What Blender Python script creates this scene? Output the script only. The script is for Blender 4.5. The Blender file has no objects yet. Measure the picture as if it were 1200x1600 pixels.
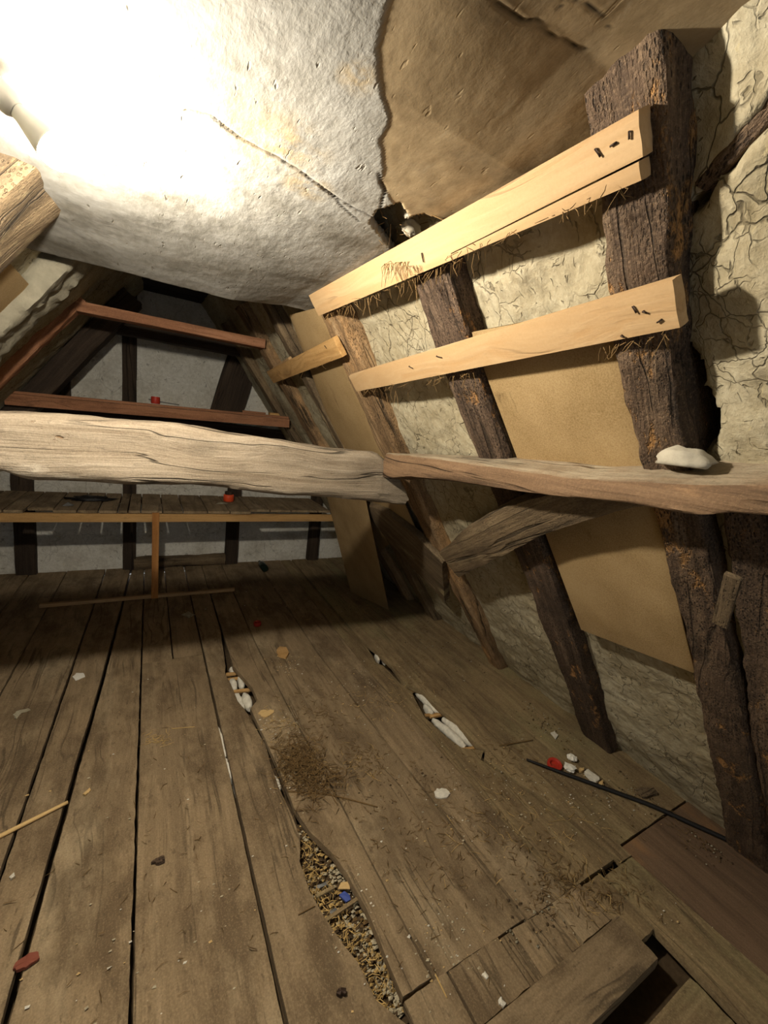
import bpy, math, random
import numpy as np
from mathutils import Matrix, Vector
random.seed(7); rng = np.random.default_rng(11)
sc = bpy.context.scene
C = sc.collection

# ------------------------------------------------------------------ camera
F = 643.32                                       # focal length in pixels of a 1200 x 1600 frame
vx = np.array([(1720-600)/F, -(810-800)/F, -1.0]); vx /= np.linalg.norm(vx)
vy = np.array([(232-600)/F, -(630-800)/F, -1.0]); vy -= vx*vx.dot(vy); vy /= np.linalg.norm(vy)
vz = np.cross(vx, vy)
RW = np.array([vx, vy, vz])                      # world = RW @ camera vector
EYE = np.array([0, 0, 1.45])
cd = bpy.data.cameras.new('camera'); cam = bpy.data.objects.new('camera', cd); C.objects.link(cam)
m = Matrix([list(RW[i])+[EYE[i]] for i in range(3)]+[[0, 0, 0, 1]])
cam.matrix_world = m
cd.sensor_fit = 'VERTICAL'; cd.sensor_height = 32.0; cd.lens = 32.0*F/1600; cd.clip_start = .02
sc.camera = cam
# ------------------------------------------------------------------ world, exposure
w = bpy.data.worlds.new('world'); sc.world = w; w.use_nodes = True
w.node_tree.nodes['Background'].inputs[0].default_value = (.5, .55, .6, 1)
w.node_tree.nodes['Background'].inputs[1].default_value = 2.2  # bluish fill, reaches the room through the opening added in the front wall
sc.view_settings.view_transform = 'Standard'; sc.view_settings.look = 'None'
sc.view_settings.gamma = 1; sc.view_settings.use_curve_mapping = False
sc.view_settings.exposure = 0.0
BULB_STRENGTH = 2850
BULB_COLOR = (1.0, .91, .76)

# ------------------------------------------------------------------ helpers: rays of known surfaces
def ray(px, py): return RW @ np.array([(px-600)/F, -(py-800)/F, -1.0])
def fl(px, py, z=0.0):
    d = ray(px, py); return EYE + d*((z-EYE[2])/d[2])
def onY(px, py, y):
    d = ray(px, py); return EYE + d*((y-EYE[1])/d[1])
def onR(px, py, x0=2.03):                        # the right slope x = x0 - .74 z
    n = np.array([1, 0, .74]); d = ray(px, py)
    return EYE + d*((x0-n.dot(EYE))/n.dot(d))
def onL(px, py, x0=-1.69):
    n = np.array([-1, 0, .74]); d = ray(px, py)
    return EYE + d*((-x0-n.dot(EYE))/n.dot(d))
NR = np.array([-1, 0, -.74])/math.hypot(1, .74)  # inward normal of the right slope
NL = np.array([1, 0, -.74])/math.hypot(1, .74)

# ------------------------------------------------------------------ numpy perlin noise
_p = rng.permutation(256); _p = np.concatenate([_p, _p, _p])
_g = rng.normal(size=(256, 3)); _g /= np.linalg.norm(_g, axis=1)[:, None]
def perlin(P):
    P = np.asarray(P, float); i = np.floor(P).astype(int); f = P-i; u = f*f*f*(f*(f*6-15)+10)
    out = 0
    for a in (0, 1):
        for b in (0, 1):
            for c in (0, 1):
                h = _p[_p[_p[(i[:, 0]+a) & 255]+((i[:, 1]+b) & 255)]+((i[:, 2]+c) & 255)]
                d = (_g[h]*(f-np.array([a, b, c]))).sum(1)
                out = out + d*(u[:, 0] if a else 1-u[:, 0])*(u[:, 1] if b else 1-u[:, 1])*(u[:, 2] if c else 1-u[:, 2])
    return out
def fbm(P, octv=3, gain=.5):
    P = np.asarray(P, float); s = 0; a = 1
    for k in range(octv):
        s = s+a*perlin(P*2**k+17.3*k); a *= gain
    return s

# ------------------------------------------------------------------ helpers: objects
def mesh_obj(name, verts, faces, mat, parent=None, smooth=True, M=None, attrs=None):
    me = bpy.data.meshes.new(name)
    me.from_pydata([tuple(v) for v in np.asarray(verts).tolist()], [], [list(map(int, f)) for f in faces])
    for mm in (mat if isinstance(mat, (list, tuple)) else [mat]): me.materials.append(mm)
    if smooth: me.shade_smooth()
    for k, v in (attrs or {}).items():
        at = me.attributes.new(k, 'FLOAT', 'POINT'); at.data.foreach_set('value', np.asarray(v, np.float32))
    me.update()
    o = bpy.data.objects.new(name, me); C.objects.link(o)
    if M is not None: o.matrix_world = M
    if parent is not None:
        o.parent = parent
        o.matrix_parent_inverse = world_of(parent).inverted()
        if M is not None: o.matrix_basis = M
    return o
def world_of(o):
    if o.parent is None: return o.matrix_basis.copy()
    return world_of(o.parent) @ o.matrix_parent_inverse @ o.matrix_basis
def thing(name, label, cat, loc=(0, 0, 0), group=None):
    o = bpy.data.objects.new(name, None); C.objects.link(o); o.location = Vector(loc)
    o.empty_display_size = .05
    return tag(o, label, cat, group)
def tag(o, label, cat, group=None, kind=None):
    o['label'] = label; o['category'] = cat
    if group: o['group'] = group
    if kind: o['kind'] = kind
    return o
def struct(o): o['kind'] = 'structure'; return o
def frame(p0, p1, up):
    p0 = np.array(p0, float); p1 = np.array(p1, float); x = p1-p0; L = np.linalg.norm(x); x /= L
    up = np.array(up, float); y = np.cross(up, x); y /= np.linalg.norm(y); z = np.cross(x, y)
    return Matrix([[x[i], y[i], z[i], p0[i]] for i in range(3)]+[[0, 0, 0, 1]]), L
_seed = [0]
def loft(name, st, mat, M=None, parent=None, ds=.03, kw=5, kd=4, r=.01, amp=.0, nscale=(3, 14, 14), amp2=0., n2=(12, 50, 50), sharp=False, skew=(0, 0), edge=0.):
    """st: rows (x, y0, y1, z0, z1) in the local frame whose X runs with the grain"""
    st = np.array(st, float); st = st[np.argsort(st[:, 0], kind='stable')]
    n = max(2, int(round((st[-1, 0]-st[0, 0])/ds))+1)
    xs = np.unique(np.concatenate([np.linspace(st[0, 0], st[-1, 0], n), st[:, 0]]))
    I = [np.interp(xs, st[:, 0], st[:, k]) for k in range(1, 5)]
    _seed[0] += 1; off = np.array([_seed[0]*3.17, _seed[0]*1.9, 0])
    # unit loop: bottom, right, top, left with rounded corners
    loop = []
    for k in range(kw): loop.append((k/kw, 0))
    for k in range(kd): loop.append((1, k/kd))
    for k in range(kw): loop.append((1-k/kw, 1))
    for k in range(kd): loop.append((0, 1-k/kd))
    loop = np.array(loop); m_ = len(loop)
    V = []
    for i, x in enumerate(xs):
        y0, y1, z0, z1 = (I[k][i] for k in range(4))
        W = max(y1-y0, 1e-4); D = max(z1-z0, 1e-4); rr = min(r, W*.45, D*.45)
        yy = loop[:, 0]*W; zz = loop[:, 1]*D
        # pull the corners in
        cy = np.clip(yy, rr, W-rr); cz = np.clip(zz, rr, D-rr)
        dy = yy-cy; dz = zz-cz; l = np.hypot(dy, dz)
        s = np.where(l > rr, rr/np.maximum(l, 1e-9), 1)
        yy = cy+dy*s; zz = cz+dz*s
        tx = np.full(m_, x)
        if skew != (0, 0): 
            e = (x-xs[0])/(xs[-1]-xs[0])
            tx = tx + (loop[:, 0]-.5)*(skew[0]*(1-e)+skew[1]*e)
        V.append(np.stack([tx, y0+yy, z0+zz], 1))
    V = np.array(V).reshape(-1, 3)
    cen = np.repeat(np.stack([xs, (I[0]+I[1])/2, (I[2]+I[3])/2], 1), m_, 0)
    if amp or amp2:
        d = V-cen; d[:, 0] = 0; d /= np.maximum(np.linalg.norm(d, axis=1), 1e-6)[:, None]
        q = V+off
        V = V+d*(amp*fbm(q*np.array(nscale), 2)+(amp2*fbm(q*np.array(n2), 2) if amp2 else 0))[:, None]
    if edge:                                       # ragged ends
        for sgn, a in ((0, 0), (1, len(xs)-1)):
            sl = slice(a*m_, (a+1)*m_); V[sl, 0] += edge*perlin(V[sl]*40+off)
    Fc = []
    for i in range(len(xs)-1):
        for k in range(m_):
            a = i*m_+k; b = i*m_+(k+1) % m_
            Fc.append((a, a+m_, b+m_, b))
    # ends: fan
    nV = len(V)
    V = np.vstack([V, V[:m_].mean(0), V[nV-m_:].mean(0)])
    for k in range(m_):
        Fc.append((nV, k, (k+1) % m_)); Fc.append((nV+1, nV-m_+(k+1) % m_, nV-m_+k))
    o = mesh_obj(name, V, Fc, mat, parent, not sharp, M)
    if not sharp:
        try: o.data.set_sharp_from_angle(angle=math.radians(48))
        except Exception: pass
    return o
def box(name, p0, p1, wy, dz, mat, up=(0, 0, 1), parent=None, **k):
    """a timber from p0 to p1 (centre line), wy across, dz along up"""
    M, L = frame(p0, p1, up)
    return loft(name, [(0, -wy/2, wy/2, -dz/2, dz/2), (L, -wy/2, wy/2, -dz/2, dz/2)], mat, M, parent, **k)
def grid(nu, nv):
    i, j = np.meshgrid(np.arange(nu-1), np.arange(nv-1), indexing='ij')
    a = (i*nv+j).ravel(); return np.stack([a, a+nv, a+nv+1, a+1], 1)
def tube(name, pts, rad, mat, parent=None, sides=6, M=None, smooth_path=True):
    pts = np.array(pts, float)
    if smooth_path and len(pts) > 2:
        t = np.concatenate([[0], np.cumsum(np.linalg.norm(np.diff(pts, axis=0), axis=1))])
        n = len(pts)*4; tt = np.linspace(0, t[-1], n)
        q = np.stack([np.interp(tt, t, pts[:, k]) for k in range(3)], 1)
        for _ in range(3): q[1:-1] = (q[:-2]+2*q[1:-1]+q[2:])/4
        pts = q
    n = len(pts); rad = np.interp(np.linspace(0, 1, n), np.linspace(0, 1, np.size(rad)), np.atleast_1d(rad))
    V = []
    for i in range(n):
        d = pts[min(i+1, n-1)]-pts[max(i-1, 0)]; d /= np.linalg.norm(d)
        a = np.cross(d, [0, 0, 1] if abs(d[2]) < .9 else [1, 0, 0]); a /= np.linalg.norm(a); b = np.cross(d, a)
        for k in range(sides):
            t = 2*math.pi*k/sides; V.append(pts[i]+rad[i]*(a*math.cos(t)+b*math.sin(t)))
    Fc = [(i*sides+k, i*sides+(k+1) % sides, (i+1)*sides+(k+1) % sides, (i+1)*sides+k) for i in range(n-1) for k in range(sides)]
    Fc += [tuple(range(sides))[::-1], tuple(range((n-1)*sides, n*sides))]
    return mesh_obj(name, V, Fc, mat, parent, True, M)
def lathe(name, prof, mat, M, parent=None, sides=24):
    V = [(x, rr*math.cos(2*math.pi*k/sides), rr*math.sin(2*math.pi*k/sides)) for x, rr in prof for k in range(sides)]
    n = len(prof)
    Fc = [(i*sides+k, i*sides+(k+1) % sides, (i+1)*sides+(k+1) % sides, (i+1)*sides+k) for i in range(n-1) for k in range(sides)]
    Fc += [tuple(range(sides))[::-1], tuple(range((n-1)*sides, n*sides))]
    o = mesh_obj(name, V, Fc, mat, parent, True, M)
    try: o.data.set_sharp_from_angle(angle=math.radians(50))
    except Exception: pass
    return o
def slab(name, outline, z0, z1, mat, parent=None, bump=0., M=None):
    """a thin flake: outline polygon (x, y) with top and bottom"""
    n = len(outline); c = np.mean(outline, 0)
    V = [(x, y, z0) for x, y in outline]+[(x, y, z1+random.uniform(-bump, bump)) for x, y in outline]+[(c[0], c[1], z1+bump)]
    Fc = [tuple(range(n))[::-1]]+[(i, (i+1) % n, n+(i+1) % n, n+i) for i in range(n)]+[(n+i, n+(i+1) % n, 2*n) for i in range(n)]
    return mesh_obj(name, V, Fc, mat, parent, False, M)

# ------------------------------------------------------------------ materials
def lin(r, g, b):
    f = lambda c: c/12.92 if c <= .04045 else ((c+.055)/1.055)**2.4
    return (f(r/255), f(g/255), f(b/255), 1)
class N:
    def __init__(s, name):
        s.m = bpy.data.materials.new(name); s.m.use_nodes = True; s.t = s.m.node_tree
        s.b = s.t.nodes['Principled BSDF']; s.b.inputs['Specular IOR Level'].default_value = .25
    def n(s, typ, **kw):
        nd = s.t.nodes.new(typ)
        for k, v in kw.items(): setattr(nd, k, v)
        return nd
    def link(s, a, b): s.t.links.new(a, b)
    def set(s, inp, v):
        if hasattr(v, 'is_output') or isinstance(v, bpy.types.NodeSocket): s.link(v, inp)
        else: inp.default_value = v
    def math(s, op, a, b=0., c=0., clamp=False):
        nd = s.n('ShaderNodeMath', operation=op, use_clamp=clamp)
        for i, v in enumerate((a, b, c)): s.set(nd.inputs[i], v)
        return nd.outputs[0]
    def vmath(s, op, a, b=None):
        nd = s.n('ShaderNodeVectorMath', operation=op); s.set(nd.inputs[0], a)
        if b is not None: s.set(nd.inputs[1], b)
        return nd.outputs[0]
    def scale(s, v, k):
        nd = s.n('ShaderNodeVectorMath', operation='MULTIPLY'); s.link(v, nd.inputs[0]); nd.inputs[1].default_value = k; return nd.outputs[0]
    def noise(s, v, sc_, det=4., rough=.55, dist=0.):
        nd = s.n('ShaderNodeTexNoise'); s.link(v, nd.inputs['Vector'])
        nd.inputs['Scale'].default_value = sc_; nd.inputs['Detail'].default_value = det
        nd.inputs['Roughness'].default_value = rough; nd.inputs['Distortion'].default_value = dist
        return nd
    def voro(s, v, sc_, feature='F1', rnd=1.):
        nd = s.n('ShaderNodeTexVoronoi', feature=feature); s.link(v, nd.inputs['Vector'])
        nd.inputs['Scale'].default_value = sc_; nd.inputs['Randomness'].default_value = rnd; return nd
    def ramp(s, f, stops):
        nd = s.n('ShaderNodeValToRGB'); s.link(f, nd.inputs[0]); e = nd.color_ramp.elements
        while len(e) < len(stops): e.new(.5)
        for x, (p, c) in zip(e, stops):
            x.position = p; x.color = c if len(c) == 4 else (*c, 1)
        return nd.outputs[0]
    def rng(s, f, a, b, c=0., d=1.):
        nd = s.n('ShaderNodeMapRange'); s.link(f, nd.inputs[0])
        for i, v in enumerate((a, b, c, d)): nd.inputs[i+1].default_value = v
        return nd.outputs[0]
    def mix(s, f, a, b, mode='MIX'):
        nd = s.n('ShaderNodeMix', data_type='RGBA', blend_type=mode); s.set(nd.inputs[0], f); s.set(nd.inputs[6], a); s.set(nd.inputs[7], b)
        return nd.outputs[2]
    def coord(s, rnd=True):
        tc = s.n('ShaderNodeTexCoord').outputs['Object']
        if not rnd: return tc
        r = s.n('ShaderNodeObjectInfo').outputs['Random']
        r2 = s.math('MULTIPLY', r, 37.)
        cb = s.n('ShaderNodeCombineXYZ'); s.link(r2, cb.inputs[0]); s.link(r2, cb.inputs[1]); s.link(r2, cb.inputs[2])
        s.rand = r
        return s.vmath('ADD', tc, cb.outputs[0])
    def attr(s, name): return s.n('ShaderNodeAttribute', attribute_name=name).outputs['Fac']
    def finish(s, col, height=None, dist=.01, strength=1., rough=.8):
        s.set(s.b.inputs['Base Color'], col); s.set(s.b.inputs['Roughness'], rough)
        if height is not None:
            bp = s.n('ShaderNodeBump'); bp.inputs['Strength'].default_value = strength; bp.inputs['Distance'].default_value = dist
            s.link(height, bp.inputs['Height']); s.link(bp.outputs[0], s.b.inputs['Normal'])
        return s.m

def wood(name, dark, mid, light, grain=(1.0, 16, 16), ring=.0, knots=0., crack=.35, spots=None, dust=None, worm=0., blotch=.4, bump=.004, vary=.25, grit=.5, pos=(.32, .52, .72), rough=.8, patch=None, grime=None):
    s = N(name); co = s.coord()
    warp = s.noise(co, 1.7, 2.); wv = s.vmath('SUBTRACT', warp.outputs['Color'], (.5, .5, .5))
    q = s.vmath('ADD', co, s.scale(wv, (.0, .05, .05)))
    kn = None
    if knots:
        kv = s.voro(s.scale(co, (2.2, 5.5, 5.5)), 1.0)
        kd = kv.outputs['Distance']; kn = s.rng(kd, .04, .22, 1, 0)
        gate = s.math('GREATER_THAN', s.n_sep(kv.outputs['Color']) if False else kd, -1)
        push = s.math('MULTIPLY', s.rng(kd, 0, .5, 1, 0), .055*knots)
        cb = s.n('ShaderNodeCombineXYZ'); s.link(push, cb.inputs[1]); s.link(push, cb.inputs[2])
        q = s.vmath('ADD', q, cb.outputs[0])
    g1 = s.noise(s.scale(q, grain), 1., 6., .62).outputs['Fac']
    g2 = s.noise(s.scale(q, (grain[0]*3, grain[1]*6, grain[2]*6)), 1., 3., .6).outputs['Fac']
    g = s.math('ADD', s.math('MULTIPLY', g1, .7), s.math('MULTIPLY', g2, .3))
    if ring:
        sp = s.n('ShaderNodeSeparateXYZ'); s.link(q, sp.inputs[0])
        ph = s.math('ADD', s.math('MULTIPLY', g1, 26.), s.math('MULTIPLY', sp.outputs[1], 55.))
        g = s.math('ADD', g, s.math('MULTIPLY', s.math('SINE', ph), .10*ring))
    col = s.ramp(g, [(pos[0], dark), (pos[1], mid), (pos[2], light)])
    bl = s.noise(co, 3.2, 5., .6).outputs['Fac']
    col = s.mix(s.math('MULTIPLY', s.rng(bl, .42, .70), blotch), col, s.mix(1., col, tuple(.45*c for c in mid[:3])+(1,), 'MIX'))
    if patch:
        pc, sc_, a, b = patch
        pn = s.noise(s.scale(co, (.45, 1, 1)), sc_, 7., .68).outputs['Fac']
        col = s.mix(s.rng(pn, a, b), col, pc)
    if kn is not None: col = s.mix(s.math('MULTIPLY', kn, .6), col, tuple(.35*c for c in mid[:3])+(1,))
    h = g
    if spots:
        sc2, th, cc = spots
        sn = s.noise(s.scale(co, (.5, 1, 1)), sc2, 6., .75).outputs['Fac']
        f = s.rng(sn, th, th+.06); col = s.mix(f, col, cc); h = s.math('SUBTRACT', h, s.math('MULTIPLY', f, .5))
    if worm:
        wd = s.voro(s.scale(co, (.4, 1, 1)), 190.).outputs['Distance']
        wm = s.math('MULTIPLY', s.rng(wd, .24, .36, 1, 0), s.rng(s.noise(co, 7., 3.).outputs['Fac'], .38, .55))
        col = s.mix(s.math('MULTIPLY', wm, worm), col, (.012, .009, .006, 1)); h = s.math('SUBTRACT', h, s.math('MULTIPLY', wm, .6))
    if crack:
        cn = s.noise(s.scale(q, (.55, 11, 11)), 1., 3., .5).outputs['Fac']
        ca = s.math('ABSOLUTE', s.math('SUBTRACT', cn, .5))
        cr = s.math('MULTIPLY', s.rng(ca, .004, .016, 1, 0), s.rng(s.noise(co, 2.3, 2.).outputs['Fac'], .45, .55))
        col = s.mix(s.math('MULTIPLY', cr, crack), col, (.010, .008, .005, 1)); h = s.math('SUBTRACT', h, s.math('MULTIPLY', cr, 1.2*crack))
    if dust:
        nz = s.n('ShaderNodeSeparateXYZ'); s.link(s.n('ShaderNodeNewGeometry').outputs['Normal'], nz.inputs[0])
        f = s.math('MULTIPLY', s.rng(nz.outputs[2], .55, .9), s.rng(s.noise(co, 9., 6., .7).outputs['Fac'], .25, .6, .25, 1.))
        col = s.mix(s.math('MULTIPLY', f, dust[1]), col, dust[0])
    if grime:
        gn = s.noise(s.scale(co, (.6, 1, 1)), 5.5, 8., .7).outputs['Fac']
        col = s.mix(s.rng(gn, grime[1], grime[1]+.16, 0, grime[2]), col, grime[0])
    if grit:
        ga = s.noise(co, 190., 3., .7).outputs['Fac']; gb = s.noise(s.scale(co, (.35, 1, 1)), 60., 6., .75).outputs['Fac']
        col = s.mix(s.math('MULTIPLY', s.rng(ga, .50, .72), .45*grit), col, tuple(.3*c for c in mid[:3])+(1,))
        col = s.mix(s.math('MULTIPLY', s.rng(ga, .48, .28), .30*grit), col, tuple(min(1, 1.7*c) for c in light[:3])+(1,))
        col = s.mix(s.math('MULTIPLY', s.rng(gb, .58, .66), .75*grit), col, tuple(.28*c for c in mid[:3])+(1,))
        h = s.math('ADD', h, s.math('MULTIPLY', ga, .35*grit))
    v = s.math('ADD', s.math('MULTIPLY', s.rand, vary), 1-vary*.5)
    vc = s.n('ShaderNodeCombineXYZ'); [s.link(v, vc.inputs[i]) for i in range(3)]
    col = s.mix(1., col, vc.outputs[0], 'MULTIPLY')
    return s.finish(col, h, bump*2.5, .8, rough)

M_FLOOR = wood('old_floor_wood', lin(108, 91, 69), lin(138, 118, 90), lin(160, 140, 110), grain=(1.5, 30, 30), ring=.2, knots=.6, crack=.5, spots=(16., .68, lin(76, 63, 46)), grit=.75, patch=(lin(166, 148, 118), 2.6, .54, .70), grime=(lin(88, 72, 52), .47, .75), blotch=.4, vary=.12, pos=(.25, .5, .75), bump=.0012, rough=.95)
M_FLOOR2 = wood('greenish_floor_wood', lin(102, 85, 62), lin(138, 118, 86), lin(162, 144, 108), grain=(1.5, 30, 30), ring=.2, knots=.5, crack=.4, spots=(14., .66, lin(66, 54, 38)), grit=.75, patch=(lin(138, 130, 92), 2.2, .5, .7), grime=(lin(92, 74, 54), .46, .5), vary=.16, bump=.0012, rough=.95)  # slightly yellower than the other floor wood, with greenish patches
M_BROWN = wood('purple_brown_board', lin(88, 70, 54), lin(112, 90, 69), lin(128, 104, 82), crack=.1, vary=.05, bump=.001, patch=(lin(150, 112, 74), 2.4, .55, .72), rough=.95)
M_PINE = wood('raw_pine', grit=.16, dark=lin(166, 132, 90), mid=lin(172, 142, 103), light=lin(186, 159, 121), grain=(.8, 15, 15), ring=.6, knots=1., crack=.25, blotch=.12, vary=.08, bump=.0009, pos=(.25, .5, .75), spots=(22., .72, lin(110, 74, 40)))
M_PINE_D = wood('dusty_pine', lin(150, 112, 66), lin(186, 146, 92), lin(206, 168, 116), grain=(.8, 15, 15), ring=.5, knots=1., crack=.3, blotch=.3, vary=.1, bump=.0009, spots=(20., .68, lin(92, 64, 38)))
M_RED = wood('reddish_sawn_wood', lin(112, 74, 50), lin(150, 104, 74), lin(176, 130, 98), grain=(.9, 18, 18), ring=.3, knots=.6, crack=.35, vary=.12, bump=.0015, dust=(lin(120, 104, 84), .6))
M_POST = wood('orange_lath_wood', lin(128, 84, 42), lin(164, 112, 60), lin(182, 132, 78), vary=.05, bump=.0008, crack=.1, blotch=.2)
M_ROT = wood('rotten_oak', lin(50, 39, 31), lin(88, 71, 57), lin(128, 108, 88), grain=(1.8, 30, 30), crack=.55, worm=.85, blotch=.5, vary=.2, bump=.008, grit=.9, spots=(11., .57, lin(170, 126, 78)), grime=(lin(34, 27, 22), .52, .6))
M_ROTD = wood('dark_rotten_oak', lin(52, 41, 32), lin(92, 74, 58), lin(134, 112, 88), grain=(1.8, 30, 30), crack=.55, worm=.85, blotch=.5, vary=.15, bump=.008, grit=.9, spots=(10., .565, lin(160, 118, 70)), grime=(lin(24, 19, 15), .50, .6))
M_TIE = wood('weathered_oak', lin(102, 88, 71), lin(130, 117, 99), lin(152, 140, 122), grain=(1.4, 30, 30), ring=.1, knots=.5, crack=.7, blotch=.2, vary=.05, bump=.004, patch=(lin(186, 176, 158), 3.0, .55, .66), spots=(10., .66, lin(104, 80, 56)))
M_PURL = wood('purlin_oak', lin(72, 55, 40), lin(112, 88, 65), lin(142, 116, 88), grain=(1.0, 15, 15), ring=.3, crack=.85, blotch=.4, vary=.05, bump=.005, dust=(lin(158, 146, 124), .92), patch=(lin(148, 116, 84), 3.2, .6, .7))
M_GREY = wood('grey_old_wood', lin(70, 58, 44), lin(116, 98, 74), lin(152, 134, 104), grain=(1.3, 16, 16), crack=.7, blotch=.5, vary=.2, bump=.006, worm=.12, patch=(lin(184, 168, 128), 4.0, .60, .70), grime=(lin(60, 48, 36), .5, .6))
M_S3 = wood('worn_brown_oak', lin(88, 68, 48), lin(140, 112, 80), lin(184, 158, 122), grain=(1.3, 16, 16), crack=.8, blotch=.4, vary=.1, bump=.006, worm=.5, patch=(lin(190, 148, 100), 4.0, .54, .66), grime=(lin(70, 54, 40), .54, .5))
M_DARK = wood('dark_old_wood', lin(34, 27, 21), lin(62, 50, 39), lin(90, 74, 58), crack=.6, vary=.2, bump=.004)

def clay(name, base, hi, lo, cracks=.9, sc_=9., straw=.6, bump=.007):
    s = N(name); co = s.coord(False)
    wv = s.vmath('SUBTRACT', s.noise(co, 9., 4.).outputs['Color'], (.5, .5, .5)); q = s.vmath('ADD', co, s.scale(wv, (.09, .09, .09)))
    n1 = s.noise(co, 4., 8., .65).outputs['Fac']; n2 = s.noise(co, 38., 5., .6).outputs['Fac']
    col = s.ramp(s.math('ADD', s.math('MULTIPLY', n1, .7), s.math('MULTIPLY', n2, .3)), [(.34, lo), (.5, base), (.66, hi)])
    h = s.math('ADD', s.math('MULTIPLY', n1, .6), s.math('MULTIPLY', n2, .5))
    vd = s.voro(s.scale(q, (1, 1.1, .8)), sc_, 'DISTANCE_TO_EDGE').outputs['Distance']
    gate = s.rng(s.noise(co, 3.1, 3.).outputs['Fac'], .44, .58)
    cr = s.math('MULTIPLY', s.rng(vd, .003, .017, 1, 0), gate)
    vd2 = s.voro(q, sc_*2.7, 'DISTANCE_TO_EDGE').outputs['Distance']
    cr2 = s.math('MULTIPLY', s.rng(vd2, .006, .034, 1, 0), s.rng(s.noise(co, 5.3, 3.).outputs['Fac'], .52, .6))
    cr = s.math('MAXIMUM', cr, s.math('MULTIPLY', cr2, .7))
    # straw pits: short dark dashes of chopped straw pressed in the clay
    st = s.noise(s.scale(q, (26, 90, 22)), 1., 2., .5).outputs['Fac']
    st2 = s.noise(s.scale(q, (80, 24, 50)), 1., 2., .5).outputs['Fac']
    pit = s.math('MAXIMUM', s.rng(st, .66, .72), s.rng(st2, .67, .73))
    pit = s.math('MULTIPLY', pit, straw)
    dk = s.math('MAXIMUM', s.math('MULTIPLY', cr, cracks), pit)
    at = s.attr('crack'); dk = s.math('MAXIMUM', dk, at)
    col = s.mix(dk, col, lin(40, 32, 20))
    sl = s.noise(s.scale(q, (30, 110, 18)), 1., 2., .5).outputs['Fac']
    col = s.mix(s.math('MULTIPLY', s.rng(sl, .30, .25), .5), col, lin(200, 184, 138))
    fb = s.noise(s.scale(q, (70, 26, 40)), 1., 4., .6).outputs['Fac']; fb2 = s.noise(s.scale(q, (24, 75, 60)), 1., 4., .6).outputs['Fac']
    n3 = s.noise(co, 150., 3., .6).outputs['Fac']
    fz = s.math('ADD', s.math('MULTIPLY', fb, .35), s.math('MULTIPLY', fb2, .35)); h = s.math('ADD', h, s.math('ADD', fz, s.math('MULTIPLY', n3, .22)))
    col = s.mix(s.rng(s.math('ADD', fz, s.math('MULTIPLY', n3, .3)), .62, .42, 0, .45), col, lo)
    h = s.math('SUBTRACT', h, s.math('MULTIPLY', dk, .7))
    return s.finish(col, h, bump, .9, .95)
M_CLAY = clay('straw_clay', lin(174, 164, 138), lin(192, 184, 160), lin(138, 126, 98), cracks=.75)
M_CLAYG = clay('grey_straw_clay', lin(168, 162, 140), lin(190, 186, 166), lin(134, 124, 100), straw=.7)
M_BACK = clay('pale_back_plaster', lin(218, 215, 204), lin(230, 227, 218), lin(178, 172, 158), cracks=.3, sc_=4., straw=.5, bump=.004)

def ceiling_mat():
    s = N('ceiling_plaster'); co = s.coord(False)
    n1 = s.noise(co, 5., 8., .62).outputs['Fac']; n2 = s.noise(s.scale(co, (60, 24, 24)), 1., 4., .6).outputs['Fac']
    wh = s.ramp(s.math('ADD', s.math('MULTIPLY', n1, .75), s.math('MULTIPLY', n2, .25)), [(.36, lin(112, 108, 98)), (.5, lin(142, 139, 131)), (.66, lin(160, 158, 152))])
    st = s.noise(s.scale(co, (1, .8, 1)), 3.6, 6., .66).outputs['Fac']
    wh = s.mix(s.rng(st, .56, .72, 0, .55), wh, lin(106, 95, 80))
    ye = s.attr('stain'); wh = s.mix(s.math('MULTIPLY', s.math('MULTIPLY', ye, .7), s.rng(s.noise(co, 16., 6., .7).outputs['Fac'], .42, .55)), wh, lin(158, 136, 96))
    pk = s.noise(s.scale(co, (70, 20, 20)), 1., 2., .5).outputs['Fac']; pit = s.rng(pk, .68, .76, 0, .6)
    wh = s.mix(pit, wh, lin(90, 80, 62))
    br = s.ramp(s.noise(co, 6., 8., .65).outputs['Fac'], [(.34, lin(124, 105, 76)), (.5, lin(152, 132, 100)), (.68, lin(172, 152, 120))])
    sw = s.noise(s.scale(co, (9, 2.2, 5)), 1., 7., .75, 1.5).outputs['Fac']
    br = s.mix(s.rng(sw, .60, .78, 0, .6), br, lin(192, 180, 154))
    col = s.mix(s.attr('coat'), br, wh)
    cr = s.attr('crack'); col = s.mix(cr, col, lin(38, 30, 20))
    n3 = s.noise(co, 85., 4., .6).outputs['Fac']
    h = s.math('SUBTRACT', s.math('ADD', s.math('ADD', s.math('MULTIPLY', n1, .7), s.math('MULTIPLY', n2, .5)), s.math('MULTIPLY', n3, .25)), pit)
    h = s.math('MULTIPLY', h, s.rng(s.attr('coat'), 0, 1, .35, 1.))
    col = s.mix(s.rng(s.noise(s.scale(co, (.8, 1, 1)), 9., 8., .72).outputs['Fac'], .52, .75, 0, .5), col, lin(96, 86, 70))
    return s.finish(col, h, .006, .5, .95)
M_CEIL = ceiling_mat()

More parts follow.
